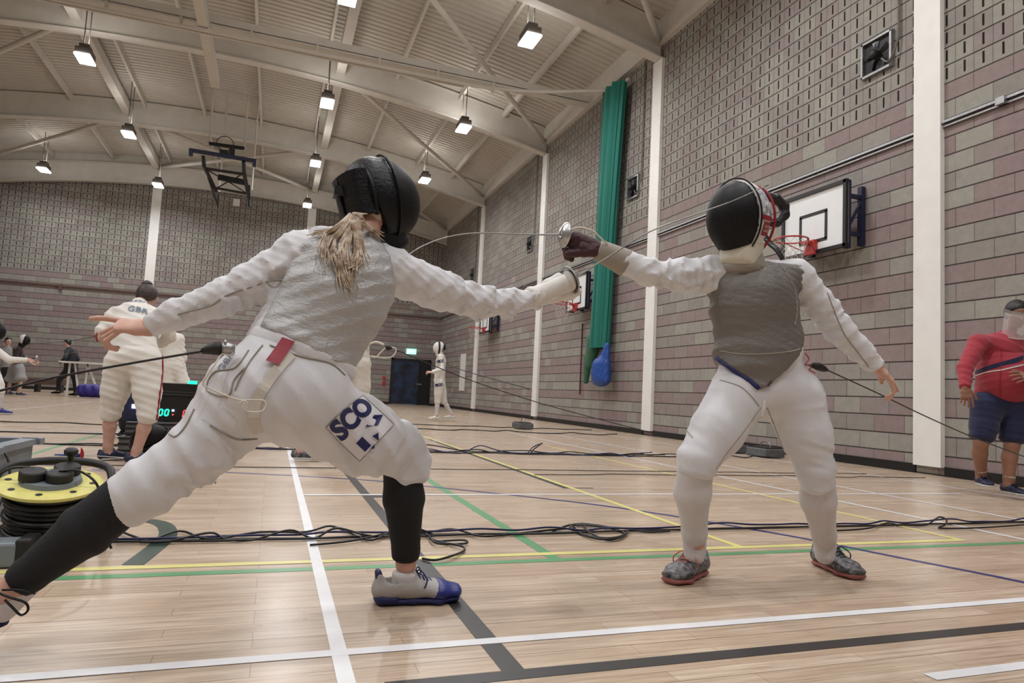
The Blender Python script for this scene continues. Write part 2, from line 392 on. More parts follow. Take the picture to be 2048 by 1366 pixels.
def surf(prims, h, cuts=(), folds=(), pad=0.0):
    lo = np.min([np.minimum(p.a, p.b) - p.R - 0.03 for p in prims if not p.neg], axis=0) - pad
    hi = np.max([np.maximum(p.a, p.b) + p.R + 0.03 for p in prims if not p.neg], axis=0) + pad
    for c in cuts:                                     # clip the grid for axis planes to save work
        pass
    n = np.ceil((hi - lo) / h).astype(int) + 2
    F = np.full(n, 0.2, np.float32)
    ax = [lo[i] + h * np.arange(n[i]) for i in range(3)]
    for p in prims:
        mg = p.R + 2 * p.k + 3 * h + (p.wr[0] if p.wr else 0) + 0.01
        i0 = [max(0, int((min(p.a[i], p.b[i]) - mg - lo[i]) / h)) for i in range(3)]
        i1 = [min(n[i], int((max(p.a[i], p.b[i]) + mg - lo[i]) / h) + 2) for i in range(3)]
        if any(i1[i] <= i0[i] for i in range(3)): continue
        sl = tuple(slice(i0[i], i1[i]) for i in range(3))
        X, Y, Z = np.meshgrid(ax[0][sl[0]], ax[1][sl[1]], ax[2][sl[2]], indexing='ij')
        d = p.dist(X, Y, Z); G = F[sl]
        if p.neg: F[sl] = np.maximum(G, -d)
        else:
            hh = np.clip(0.5 + 0.5 * (G - d) / p.k, 0, 1); F[sl] = G + (d - G) * hh - p.k * hh * (1 - hh)
    if folds or cuts:
        X, Y, Z = np.meshgrid(*ax, indexing='ij')
        for (amp, lam, dr, seed, wp) in folds:
            dr = V3(dr); dr /= np.linalg.norm(dr)
            t = (dr[0] * X + dr[1] * Y + dr[2] * Z) * 2 * np.pi / lam + wp * field_noise(X, Y, Z, 7.0, seed)
            en = np.clip(0.5 + 0.9 * field_noise(X, Y, Z, 9.0, seed + 5), 0, 1)
            F = F + amp * en * (np.abs(np.sin(t)) ** 0.7 * 1.6 - 0.8)
        for (c, nr) in cuts:
            c = V3(c); nr = V3(nr); nr = nr / np.linalg.norm(nr)
            F = np.maximum(F, (X - c[0]) * nr[0] + (Y - c[1]) * nr[1] + (Z - c[2]) * nr[2])
    F[0], F[-1] = 1, 1; F[:, 0], F[:, -1] = 1, 1; F[:, :, 0], F[:, :, -1] = 1, 1
    return nets(F, lo, h)
def nets(F, lo, h):
    S = F < 0
    C = np.zeros(tuple(x - 1 for x in F.shape), np.int8)
    for i in (0, 1):
        for j in (0, 1):
            for k in (0, 1):
                C += S[i:S.shape[0] - 1 + i, j:S.shape[1] - 1 + j, k:S.shape[2] - 1 + k]
    act = np.argwhere((C > 0) & (C < 8)); N = len(act)
    idx = np.full(C.shape, -1, np.int64); idx[act[:, 0], act[:, 1], act[:, 2]] = np.arange(N)
    acc = np.zeros((N, 3)); cnt = np.zeros(N)
    cor = [(i, j, k) for i in (0, 1) for j in (0, 1) for k in (0, 1)]
    val = {c: F[act[:, 0] + c[0], act[:, 1] + c[1], act[:, 2] + c[2]].astype(float) for c in cor}
    for c in cor:
        for a in range(3):
            if c[a]: continue
            e = list(c); e[a] = 1; e = tuple(e); v0, v1 = val[c], val[e]
            m = (v0 < 0) != (v1 < 0); t = np.where(m, v0 / np.where(m, v0 - v1, 1), 0)
            p = np.array(c, float)[None, :].repeat(N, 0); p[:, a] += t
            acc += p * m[:, None]; cnt += m
    vs = (acc / cnt[:, None] + act) * h + lo
    fs = []
    for a in range(3):
        b, c = (a + 1) % 3, (a + 2) % 3
        s0 = [slice(None)] * 3; s1 = [slice(None)] * 3; s0[a] = slice(0, -1); s1[a] = slice(1, None)
        A, B = S[tuple(s0)], S[tuple(s1)]
        e = np.argwhere(A != B); e = e[(e[:, b] > 0) & (e[:, c] > 0)]
        ins = S[e[:, 0], e[:, 1], e[:, 2]]
        q = []
        for (ob, oc) in ((0, 0), (-1, 0), (-1, -1), (0, -1)):
            g = e.copy(); g[:, b] += ob; g[:, c] += oc
            g = np.minimum(g, np.array(idx.shape) - 1); q.append(idx[g[:, 0], g[:, 1], g[:, 2]])
        q = np.stack(q, 1); q = np.where(ins[:, None], q, q[:, ::-1]); q = q[(q >= 0).all(1)]
        fs.append(q)
    return vs, np.concatenate(fs)
def from_arrays(name, parts):
    me = bpy.data.meshes.new(name); vs = []; fs = []; b = 0
    for v, f in parts:
        vs.append(v); fs.append(f + b); b += len(v)
    vs = np.concatenate(vs); fs = np.concatenate(fs)
    me.vertices.add(len(vs)); me.vertices.foreach_set('co', vs.astype(np.float32).ravel())
    me.loops.add(fs.size); me.loops.foreach_set('vertex_index', fs.astype(np.int32).ravel())
    me.polygons.add(len(fs)); me.polygons.foreach_set('loop_start', np.arange(0, fs.size, 4, dtype=np.int32))
    me.polygons.foreach_set('use_smooth', np.ones(len(fs), bool))
    me.update(calc_edges=True); me.validate()
    return me
def sobj(name, prims, m, parent=None, h=0.01, cuts=(), folds=(), extra=(), sm=1):
    parts = [surf(prims, h, cuts, folds)] + [surf(pp, hh) for pp, hh in extra]
    me = from_arrays(name, parts)
    o = link(name, me, m, parent)
    if parent is not None: o.matrix_parent_inverse = parent.matrix_world.inverted()
    if sm:
        q = o.modifiers.new('smooth', 'SMOOTH'); q.factor = 0.5; q.iterations = sm
    return o

def hand(wr, dr, n, side, s=1.0, curl=(0.3, 0.35, 0.4, 0.45), spread=0.12, thumb=0.6, glove=0.0, base=None, fr=(1, 1, 1, 1)):
    """wrist, direction of the palm, normal of its back, side of the thumb (+1/-1): palm, four fingers, thumb"""
    wr = Vector(wr); d = Vector(dr).normalized(); n = Vector(n); n = (n - d * n.dot(d)).normalized(); l = d.cross(n) * side   # l: towards thumb
    P = []; g = glove
    P.append(Prim(wr, wr + d * 0.03 * s, (0.026 * s + g, 0.02 * s + g), (0.033 * s + g, 0.018 * s + g), l, 0.012))
    P.append(Prim(wr + d * 0.03 * s, wr + d * 0.075 * s, (0.035 * s + g, 0.016 * s + g), (0.039 * s + g, 0.0125 * s + g), l, 0.012))
    for i in range(4):
        off = (0.028 - 0.0187 * i) * s; kn = wr + d * (0.085 - 0.004 * abs(i - 1)) * s + l * off
        L = (0.042, 0.046, 0.043, 0.034)[i] * s * fr[i]; r = (0.0085, 0.0088, 0.0083, 0.0072)[i] * s + g
        a = curl[i]; v = (d + l * spread * (1.4 - i)).normalized(); p = kn - d * 0.015 * s; ang = a * 0.6
        for j, (q, rr) in enumerate(((1.0, 1.0), (0.62, 0.93), (0.5, 0.82))):
            f = v * math.cos(ang) - n * math.sin(ang); e = p + f * (L * q + (0.015 * s if j == 0 else 0))
            P.append(Prim(p, e, r * rr, r * rr * 0.94, None, 0.004)); p = e; ang += a * (1.1 if j == 0 else 0.8)
    p = wr + d * 0.018 * s + l * 0.024 * s; f = (d * (1 - 0.35 * thumb) + l * thumb - n * 0.25).normalized()
    for q, r in ((0.042, 0.0125), (0.032, 0.0105), (0.025, 0.0095)):
        e = p + f * q * s; P.append(Prim(p, e, r * s + g, r * s * 0.92 + g, None, 0.006)); p = e; f = (f + d * 0.3 - n * 0.2).normalized()
    return P
def lerp(a, b, t): return a + (b - a) * t
def decal(name, m, parent, tgt, pts2, faces, org, ux, uy, nrm, off=0.002):
    """flat artwork wrapped onto the surface of tgt; pts2 in metres along ux, uy"""
    ux = Vector(ux).normalized(); nrm = Vector(nrm).normalized(); uy = (Vector(uy) - nrm * Vector(uy).dot(nrm)).normalized()
    ux = (ux - nrm * ux.dot(nrm)).normalized()
    bm = bmesh.new()
    dg = bpy.context.evaluated_depsgraph_get(); ev = tgt.evaluated_get(dg); me = ev.to_mesh(); bm.from_mesh(me); ev.to_mesh_clear()
    tree = BVHTree.FromBMesh(bm); bm.free()
    out = []
    for (x, y) in pts2:
        p = Vector(org) + ux * x + uy * y
        hit = tree.ray_cast(p + nrm * 0.25, -nrm, 0.6)
        out.append((hit[0] + nrm * off) if hit[0] is not None else p)
    me = bpy.data.meshes.new(name); me.from_pydata(out, [], faces); me.update()
    o = link(name, me, m, parent)
    if parent is not None: o.matrix_parent_inverse = parent.matrix_world.inverted()
    return o
def text2d(s, size, sub=2, spacing=1.0, bold=0.0):
    cu = bpy.data.curves.new('t', 'FONT'); cu.body = s; cu.size = size; cu.align_x = 'CENTER'; cu.align_y = 'CENTER'; cu.space_character = spacing; cu.offset = bold; cu.resolution_u = 4
    o = bpy.data.objects.new('t', cu); COL.objects.link(o); bpy.context.view_layer.update()
    me = bpy.data.meshes.new_from_object(o.evaluated_get(bpy.context.evaluated_depsgraph_get()))
    bm = bmesh.new(); bm.from_mesh(me); bmesh.ops.triangulate(bm, faces=bm.faces)
    for _ in range(sub): bmesh.ops.subdivide_edges(bm, edges=[e for e in bm.edges if e.calc_length() > size * 0.12], cuts=1)
    bmesh.ops.triangulate(bm, faces=bm.faces)
    bm.verts.index_update(); pts = [(v.co.x, v.co.y) for v in bm.verts]; fs = [tuple(v.index for v in f.verts) for f in bm.faces]
    bm.free(); bpy.data.objects.remove(o); bpy.data.curves.remove(cu); bpy.data.meshes.remove(me)
    return pts, fs
def rect2d(w, h, nx=8, ny=8, sk=0.0):
    pts = [((i / nx - .5) * w + sk * (j / ny - .5) * h, (j / ny - .5) * h) for j in range(ny + 1) for i in range(nx + 1)]
    fs = [(j * (nx + 1) + i, j * (nx + 1) + i + 1, (j + 1) * (nx + 1) + i + 1, (j + 1) * (nx + 1) + i) for j in range(ny) for i in range(nx)]
    return pts, fs
# ================================================================ the hall
XR, XL, YB, YF = 7.45, -12.25, 31.6, -6.4
def zb(x): return 9.22 - 0.0115 * (x + 2.4) ** 2          # underside of the arched beams
def S(o, label=None): o['kind'] = 'structure'; return o
# floor with its court lines (strips in the floor's own mesh, a millimetre proud)
F = MB(); F.add([(XL, YF, 0), (XR, YF, 0), (XR, YB, 0), (XL, YB, 0)], [(0, 1, 2, 3)])
F.add([(XL, YF, -0.2), (XR, YF, -0.2), (XR, YB, -0.2), (XL, YB, -0.2)], [(3, 2, 1, 0)])
_lz = [0.0008]
def strip(pts, wd, mi):
    _lz[0] += 0.00004; z = _lz[0]; P = [Vector((p[0], p[1], z)) for p in pts]; L = []; R = []
    for i, p in enumerate(P):
        t = (P[min(i + 1, len(P) - 1)] - P[max(i - 1, 0)]).normalized(); s_ = Vector((-t.y, t.x, 0)) * wd / 2
        L.append(p + s_); R.append(p - s_)
    F.grid([L, R], mi)
W_, Y_, G_, B_, U_, D_ = 1, 2, 3, 4, 5, 6
strip([(1.2, 12.9), (1.2, 2.7)], 0.055, G_); strip([(XL, 2.69), (XR, 2.69)], 0.05, G_); strip([(-1.86, 2.7), (-1.86, 16)], 0.05, G_)
strip([(-0.4, 5.62), (-12, 5.62)], 0.03, U_)
arc = spline([(x, y) + (0,) for x, y in ((-1.2, 5.72), (-0.32, 5.6), (0.67, 5.22), (1.13, 4.86), (1.67, 4.42), (2.04, 4.07), (2.31, 3.73), (2.51, 3.41), (2.7, 3.06), (2.79, 2.87), (2.86, 2.67), (2.93, 2.48), (3.12, 1.95), (3.2, 1.2), (3.2, 0.2))], 6)
strip(arc, 0.04, U_)
strip([(0.624, 5.95), (0.624, 1.64)], 0.06, B_); strip([(0.3, 1.615), (XR, 1.615)], 0.055, B_)
strip([(0.62, 4.44), (0.755, 4.44)], 0.14, B_); strip([(0.62, 5.5), (0.74, 5.5)], 0.03, B_)
strip([(2.185, 9.6), (2.185, 4.8)], 0.045, B_); strip([(2.16, 4.8), (2.42, 4.8)], 0.03, B_)
strip(spline([(x, y, 0) for x, y in ((-0.435, 2.84), (-0.40, 3.12), (-0.385, 3.35), (-0.44, 3.6), (-0.56, 3.72), (-0.8, 3.8))], 6), 0.075, D_)
strip([(2.235, 12.5), (2.235, 2.8)], 0.045, Y_); strip([(3.74, 9.0), (3.74, 2.8)], 0.045, Y_); strip([(XL, 2.8), (3.76, 2.8)], 0.045, Y_)
for x, y0, y1 in ((0.215, 1.0, 7.9), (4.2, 1.845, 12.0), (5.0, 1.845, 12.0), (6.4, 0, 14.), (-4.3, 2.6, 20.)): strip([(x, y0), (x, y1)], 0.042, W_)
for y, x0, x1 in ((1.845, XL, XR), (1.36, 1.7, XR), (4.485, 0.2, 6.0), (7.9, 0.2, 6.0), (9.3, -5, 6.), (12.2, -8, 6.4), (18.0, -8, 6.4)): strip([(x0, y), (x1, y)], 0.042, W_)
S(F.build('floor', [MT['floor'], MT['lwhite'], MT['lyel'], MT['lgrn'], MT['lblk'], MT['lblu'], MT['lgdark']]))
def plane_wall(name, c, d, m):
    b = MB(); b.box(c, d); return S(b.build(name, m))
ZT = 10.2
plane_wall('wall_right', (XR + .1, (YB + YF) / 2, ZT / 2 - .1), (.2, YB - YF + .4, ZT + .2), MT['block_y'])
plane_wall('wall_left', (XL - .1, (YB + YF) / 2, ZT / 2 - .1), (.2, YB - YF + .4, ZT + .2), MT['block_y'])
plane_wall('wall_back', ((XR + XL) / 2, YB + .1, ZT / 2 - .1), (XR - XL, .2, ZT + .2), MT['block_x'])
plane_wall('wall_front', ((XR + XL) / 2, YF - .1, ZT / 2 - .1), (XR - XL, .2, ZT + .2), MT['block_x'])
# ribbed roof deck, ribs across the hall
D = MB(); xs = np.linspace(XL, XR, 25); rows = []
y = YF
while y < YB:
    for dy, dz in ((0, 0), (.09, 0), (.11, .04), (.18, .04)): rows.append([(x, min(y + dy, YB), zb(x) + .86 + dz) for x in xs])
    y += .2
D.grid(rows); S(D.build('ceiling', MT['deck'], solid=.04))
tn = [0]
def trim(b, m, **k):
    tn[0] += 1; return S(b.build('trim_%d' % tn[0], m, **k))
# arched I-beams
for yb, dz in ((-.45, 0), (5.95, 0), (12.35, 0), (18.85, 0), (25.25, 0), (31.3, -.35)):
    b = MB(); xs = np.linspace(XL + .02, XR - .02, 33)
    for wd, z0, z1 in ((.26, 0, .035), (.035, .035, .78), (.26, .78, .81)):
        r = [[(x, yb - wd / 2, zb(x) + dz + z0), (x, yb + wd / 2, zb(x) + dz + z0), (x, yb + wd / 2, zb(x) + dz + z1), (x, yb - wd / 2, zb(x) + dz + z1)] for x in xs]
        b.grid(r, closed=True)
    if yb > 30: b.grid([[(x, yb + .1, zb(x) + dz + .0), (x, yb + .1, zb(x) + 1.2)] for x in xs])
    trim(b, MT['steel'])
YS = (5.95, 12.35, 18.85, 25.25, 31.3)
# ties along the hall, purlins, eaves
for x in (1.15, -5.25):
    b = MB(); b.box((x, (YB + YF) / 2, zb(x) + .45), (.24, YB - YF, .3)); trim(b, MT['steel'])
for x in (-9.0, -6.9, -4.75, -2.9, -1.05, .8, 2.72, 4.6, 6.0):
    b = MB(); b.box((x, (YB + YF) / 2, zb(x) + .74), (.07, YB - YF, .2)); trim(b, MT['steel'])
b = MB(); b.box((XR - .06, (YB + YF) / 2, 8.83), (.12, YB - YF, .8)); trim(b, MT['steel'])
b = MB(); b.box((XL + .06, (YB + YF) / 2, 8.83), (.12, YB - YF, .8)); trim(b, MT['steel'])
# diagonal bracing tubes
for (x0, y0, x1, y1) in ((1.15, 5.95, 7.3, 12.2), (1.15, 12.35, 7.3, 18.7), (1.15, 18.85, 7.3, 25.1), (1.15, 25.25, 7.3, 31.2), (-5.25, 18.85, -11.9, 25.2), (-5.25, 25.25, -11.9, 31.2), (-5.25, 31.2, 1.15, 25.3), (-5.25, 25.25, 1.15, 31.2), (-5.25, 12.35, -11.9, 18.8)):
    b = MB(); n = 8; pts = [Vector((lerp(x0, x1, t / n), lerp(y0, y1, t / n), 0)) for t in range(n + 1)]
    za, zc = zb(x0) + .35, zb(x1) + .35
    for i, p in enumerate(pts): p.z = lerp(za, zc, i / n)
    b.tube(pts, .07, 10); trim(b, MT['steel'], smooth=True)
# curtain beam with its hangers, the free-hanging bar
b = MB(); b.box((-2.45, 15.6, 8.52), (19.4, .16, .16)); b.box((-2.45, 15.6, 8.38), (19.4, .22, .04)); trim(b, MT['steel'])
b = MB(); b.box((-2.45, 15.3, 8.12), (12.6, .05, .06)); b.box((-2.45, 15.42, 8.12), (12.6, .05, .06))
for x in np.arange(-8, 6, 1.4): b.box((x, 15.45, 8.25), (.05, .1, .25))
b.tube(spline([(3.85, 15.3, 8.12), (4.6, 15.2, 8.12), (5.6, 14.9, 8.12), (6.4, 14.5, 8.13), (6.95, 14.2, 8.13), (7.2, 14.0, 8.13), (7.25, 13.4, 8.14)], 6), .04, 6)
trim(b, MT['steel'])
b = MB(); b.box((-1.95, 16.2, 8.3), (.2, 4.4, .24)); b.box((-1.95, 15.0, 8.9), (.1, .1, 1.0)); trim(b, MT['steel'])
# columns
for yc in (5.95, 12.35, 18.78, 25.3):
    b = MB(); b.box((XR - .03, yc, zb(XR) / 2 + .05), (.08, .36, zb(XR) - .1)); trim(b, MT['column'])
for x in (1.13, -5.2, -11.4):
    b = MB(); b.box((x, YB - .03, zb(x) / 2 - .1), (.36, .08, zb(x) - .4)); trim(b, MT['column'])
# skirting and the tray that runs round the hall
def bar(name, c, d, m): b = MB(); b.box(c, d); return S(b.build(name, m))
for a, b_, c in ((-6.4, 5.76, 1), (6.14, 12.16, 2), (12.54, 18.59, 3), (18.97, 25.11, 4), (25.49, 31.6, 5)):
    bar('baseboard_right', (XR - .012, (a + b_) / 2, .055), (.024, b_ - a, .11), MT['black'])
for a, b_ in ((XL, -5.4), (-5.0, .94), (1.32, 5.15), (7.06, XR - .03)):
    bar('baseboard_back', ((a + b_) / 2, YB - .012, .055), (b_ - a, .024, .11), MT['black'])
b = MB(); b.box((XR - .035, 12.6, 4.24), (.05, 38, .03)); b.box((XR - .02, 12.6, 4.19), (.035, 38, .02)); b.box((XR - .05, 5.05, 4.22), (.08, .1, .08)); b.box((XR - .05, 20., 4.22), (.08, .1, .08)); trim(b, MT['alu'])
b = MB(); b.box((-2.4, YB - .035, 4.2), (19.6, .05, .06)); b.box((-8.35, YB - .06, 4.14), (.12, .08, .22)); trim(b, MT['bench'])
# door_1: wide black glazed door in the back wall
dr = thing('door_1', 'black glazed double door in the end wall', 'door', (6.1, YB, 0)); dr['kind'] = 'structure'
del dr['category']; del dr['label']
b = MB(); x0, x1, zt = 5.16, 7.04, 2.17
for c, d in (((x0 + .04, YB - .05, zt / 2), (.08, .1, zt)), ((x1 - .04, YB - .05, zt / 2), (.08, .1, zt)), (((x0 + x1) / 2, YB - .05, zt - .04), (x1 - x0, .1, .08)), ((6.52, YB - .05, zt / 2), (.07, .1, zt)), ((6.82, YB - .045, zt / 2), (.5, .05, zt - .1))): b.box(c, d)
b.build('door_frame', MT['frame'], dr)
b = MB(); b.box((5.86, YB - .03, 1.06), (1.28, .02, 2.0)); b.build('door_glass', MT['doorglass'], dr)
b = MB(); b.box((6.52, YB - .12, 1.0), (.22, .03, .04)); b.build('door_handle', MT['alu'], dr)
b = MB(); b.box(((x0 + x1) / 2, YB - .15, .01), (x1 - x0, .28, .02)); b.build('door_threshold', MT['alu'], dr)

# ================================================================ lamps
LROD = []
def lamp(x, y, label):
    z = 8.15
    t = thing('high_bay_lamp', label, 'ceiling lamp', (x, y, z), 'high bay lamps hung in rows under the roof')
    b = MB(); b.box((x, y, z + .14), (.33, .5, .16)); b.box((x, y, z + .28), (.22, .34, .12)); b.build('lamp_housing', MT['lampbody'], t, bevel=.02)
    b = MB(); b.box((x, y, z + .02), (.33, .56, .04)); b.build('lamp_lens', MT['lens'], t)
    for s_ in (-1, 1):
        b = MB(); b.tube([(x, y + s_ * .2, z + .3), (x, y + s_ * .2, zb(x) + (.66 if x > -8 else .79))], .012, 6); b.build('suspension_rod', MT['lampbody'], t)
    ld = bpy.data.lights.new('lamp_light', 'AREA'); ld.shape = 'RECTANGLE'; ld.size = .28; ld.size_y = .48; ld.energy = LAMP_W; ld.color = (.985, .985, 1.0); ld.spread = math.radians(170)
    lo = bpy.data.objects.new('lamp_light', ld); COL.objects.link(lo); lo.location = (x, y, z - .005); lo.parent = t; lo.matrix_parent_inverse = t.matrix_world.inverted()
    ud = bpy.data.lights.new('ceiling_fill', 'POINT'); ud.energy = CEIL_FILL; ud.color = (1.0, .985, .95); ud.shadow_soft_size = .15  # added fill light over the housing, lifts the ceiling; not a part of the lamp
    uo = bpy.data.objects.new('ceiling_fill', ud); COL.objects.link(uo); uo.location = (x, y, z + .5); uo.parent = t; uo.matrix_parent_inverse = t.matrix_world.inverted()
RY = (-7.9, -2.7, 2.5, 7.7, 12.85, 18.1, 23.3, 29.0)
RX = (4.58, .82, -4.78, -8.6)
nm = {(12.85, 4.58): 'large lit high bay lamp nearest the top right of the ceiling', (18.1, 4.58): 'middle lamp of the right row, in front of the second beam', (23.3, 4.58): 'small lit lamp of the right row above the right shoulder of the black mask',
      (12.85, .82): 'lit lamp cut off by the top edge of the photo', (18.1, .82): 'lit lamp hanging beside the long central tie beam', (23.3, .82): 'lit lamp left of the black fencing mask, third of the central row', (29.0, .82): 'farthest small lamp of the central row just over the end wall',
      (18.1, -4.78): 'big lit lamp at upper left under the wide beam', (23.3, -4.78): 'lit lamp at left over the second tie beam, above the hoist frame level', (29.0, -4.78): 'small lit lamp right above the white column of the end wall', (29.0, -8.6): 'small lit lamp at the far left above the end wall',
      (23.3, -8.6): 'lit lamp far left outside the picture edge'}
for y in RY:
    if y > 30 or y < -6.3: continue
    for x in RX:
        if y == 29.0 and x == 4.58: continue
        if y > 12 and (y, x) not in nm: continue
        if (y, x) == (23.3, -8.6): continue
        lamp(x, y, nm.get((y, x), 'lit high bay lamp hanging over the near part of the hall behind the camera'))
# ================================================================ things on the right wall
def backboard(yc, xw, label, near=False):
    x = 7.1; y0, y1, z0, z1 = yc - .6, yc + .6, 2.9, 3.82
    t = thing('basketball_backboard', label, 'basketball backboard', (XR, yc, z0), 'basketball backboards on the side wall')
    b = MB(); b.box((x, yc, (z0 + z1) / 2), (.03, 1.2, z1 - z0)); b.build('board', MT['boardw'], t)
    b = MB(); xx = x - .018
    for c, d in (((xx, yc, z1 - .02), (.05, 1.22, .05)), ((xx, yc, z0 + .02), (.05, 1.22, .05)), ((xx, y0 + .02, (z0 + z1) / 2), (.05, .05, z1 - z0)), ((xx, y1 - .02, (z0 + z1) / 2), (.05, .05, z1 - z0))): b.box(c, d)
    b.build('board_edge', MT['black'], t)
    b = MB(); zc = z0 + .38
    for c, d in (((xx, yc, zc + .2), (.006, .52, .045)), ((xx, yc, zc - .2), (.006, .52, .045)), ((xx, yc - .24, zc), (.006, .045, .4)), ((xx, yc + .24, zc), (.006, .045, .4))): b.box(c, d)
    b.build('target_square', MT['black'], t)
    for yy in (y0 + .06, yc + .35):
        b = MB(); b.box((x + .05, yy, (z0 + z1) / 2), (.07, .07, z1 - z0 + .02)); b.box((XR - .05, yy, (z0 + z1) / 2), (.07, .07, z1 - z0 - .1))
        for zz in (z0 + .2, z1 - .2): b.beam((x + .05, yy, zz), (XR - .03, yy, zz), .05, .05)
        b.beam((x + .05, yy, z0 + .25), (XR - .05, yy, z1 - .25), .03, .03); b.build('wall_bracket', MT['boardblue'], t)
    hp = MB(); cz = z0 + .13
    hp.box((x - .05, yc - .0, cz - .04), (.06, .18, .2)); hp.box((x - .12, yc, cz + .02), (.14, .12, .03))
    ring = [(x - .4 + .225 * math.cos(a), yc + .225 * math.sin(a), cz + .03) for a in np.linspace(0, 2 * math.pi, 33)[:-1]]
    hp.tube(ring, .012, 8, closed=True); hp.tube([(x - .06, yc - .08, cz - .1), (x - .3, yc - .2, cz + .02)], .008, 6); hp.tube([(x - .06, yc + .08, cz - .1), (x - .3, yc + .2, cz + .02)], .008, 6)
    h = hp.build('hoop', MT['redpaint'], t)
    n = MB()
    for k in range(12):
        for s_ in (1, -1):
            pts = []
            for q in range(6):
                a = 2 * math.pi * (k + s_ * q * .5) / 12; r = .22 * (1 - .09 * q); pts.append((x - .4 + r * math.cos(a), yc + r * math.sin(a), cz + .02 - q * .075))
            n.tube(pts, .003, 4)
    n.build('net', MT['net'], h)
backboard(7.48, 7.1, 'large white backboard with hoop behind the right fencer\'s hair bun')
backboard(15.4, 7.1, 'white backboard beside the green curtain, partly behind a fencing glove')
backboard(23.2, 7.1, 'small distant backboard with net left of the second nearest white column')
for i, (y, lb) in enumerate(((6.72, 'square dark extract fan high on the wall left of the nearest white column'), (13.3, 'dark wall fan to the right of the green curtain'), (19.85, 'small dark wall fan just left of the curtain beyond the third column'), (26.4, 'farthest dark wall fan near the end wall'))):
    z = 5.55; t = thing('wall_fan', lb, 'wall fan', (XR, y, z), 'extract fans high on the side wall')
    b = MB()
    for c, d in (((XR - .03, y - .23, z), (.06, .03, .5)), ((XR - .03, y + .23, z), (.06, .03, .5)), ((XR - .03, y, z + .24), (.06, .5, .03)), ((XR - .03, y, z - .24), (.06, .5, .03))): b.box(c, d)
    b.build('fan_frame', MT['alu'], t)
    b = MB(); b.box((XR - .008, y, z), (.014, .44, .46)); b.build('fan_opening', MT['black'], t)
    b = MB(); ax = Vector((-1, 0, 0))
    for k in range(5):
        a = k * 2 * math.pi / 5; rr = [[Vector((XR - .05 + q * .03, y + r * math.cos(a + q * .45), z + r * math.sin(a + q * .45))) for q in (0, .5, 1)] for r in (.05, .12, .2)]; b.grid(rr)
    b.build('fan_blades', MT['frame'], t, solid=.004)
    b = MB(); b.lathe([(0, .09), (.05, .09), (.06, .06), (.06, .0)], (XR - .05, y, z), ax, 16); b.build('fan_motor', MT['rubber'], t, smooth=True)
    b = MB(); b.tube(spline([(XR - .06, y - .1, z - .1), (XR - .08, y - .22, z - .2), (XR - .07, y - .3, z - .1), (XR - .04, y - .34, z + .1), (XR - .03, y - .34, z + .3), (XR - .03, y - .34, 8.4)], 5), .014, 6); b.build('conduit', MT['lampbody'], t)
# curtain bundle, skirt and bag
t = thing('green_divider_curtain', 'tall green divider curtain gathered against the side wall', 'curtain', (7.2, 14.4, 1))
b = MB(); rows = []
for i in range(41):
    z = 8.15 - i * (8.15 - 1.9) / 40; f = i / 40
    yc = 13.95 + .3 * f; hw = .46 * (1 - .22 * f) - .06 * math.sin(f * 3); hd = .17
    rows.append([Vector((7.2 + (hd + .045 * math.sin(9 * a + 1.5 * f) + .02 * math.sin(23 * a + f * 4)) * math.cos(a), yc + (hw + .03 * math.sin(14 * a + 2 * f)) * math.sin(a), z)) for a in np.linspace(0, 2 * math.pi, 97)[:-1]])
b.grid(rows, closed=True); b.build('curtain_cloth', MT['green'], t, smooth=True)
sk = [Prim((7.2, 14.55, 2.1), (7.2, 14.75, 1.55), (.32, .15), (.2, .1), (0, 1, 0), .03), Prim((7.2, 14.85, 1.7), (7.2, 14.9, 1.12), (.2, .1), (.1, .06), (0, 1, 0), .05)]
sobj('curtain_skirt', sk, MT['greend'], t, .03, folds=[(.02, .12, (0, 1, .15), 3, .6)])
bg = [Prim((7.15, 13.75, 1.95), (7.15, 14.0, 1.25), (.06, .06), (.36, .17), (0, 1, 0), .05), Prim((7.15, 14.05, 1.5), (7.15, 14.05, 1.15), (.32, .17), (.3, .16), (0, 1, 0), .1)]
tag(sobj('curtain_bag', bg, MT['bag'], None, .03, folds=[(.025, .16, (0, 1, .4), 8, .9)]), 'bright blue vinyl bag hanging at the foot of the green curtain', 'bag')
b = MB(); b.tube([(XR - .05, 15.65, .8), (XR - .05, 15.65, 2.62)], .02, 6); tag(b.build('wall_pole', MT['maroon']), 'thin dark red pole fixed upright on the wall left of the curtain', 'pole')
b = MB(); b.box((XR - .015, 27.2, 1.55), (.03, .75, 1.55)); tag(b.build('wall_panel', MT['paper']), 'tall narrow white panel on the side wall near the far corner', 'panel')
b = MB(); p = atx(2040, 575, XR - .03); b.box((XR - .03, 4.55, p.z), (.06, .38, .16)); tag(b.build('wall_box', MT['paper']), 'white box on the wall above the head of the person in red', 'box')
t = thing('exit_sign', 'lit green exit sign above the black door', 'exit sign', (6.1, YB, 2.6)); p = at(823, 703, YB - .1)
b = MB(); b.box((p.x, YB - .06, p.z), (.46, .08, .25)); b.build('sign_box', MT['exitg'], t)
b = MB(); y_ = YB - .103
b.box((p.x - .11, y_, p.z), (.1, .006, .15)); b.box((p.x + .02, y_, p.z), (.1, .006, .035)); b.add([(p.x + .05, y_, p.z + .06), (p.x + .13, y_, p.z), (p.x + .05, y_, p.z - .06)], [(0, 1, 2)])
b.build('sign_mark', MT['exitw'], t)
p = at(768, 760, YB - .03); b = MB(); b.box((p.x, YB - .03, p.z + .1), (.14, .06, .14)); b.box((p.x, YB - .02, p.z - .15), (.14, .03, .2)); tag(b.build('fire_call_point', MT['fire']), 'small red fire call point on the wall left of the black door', 'fire alarm')
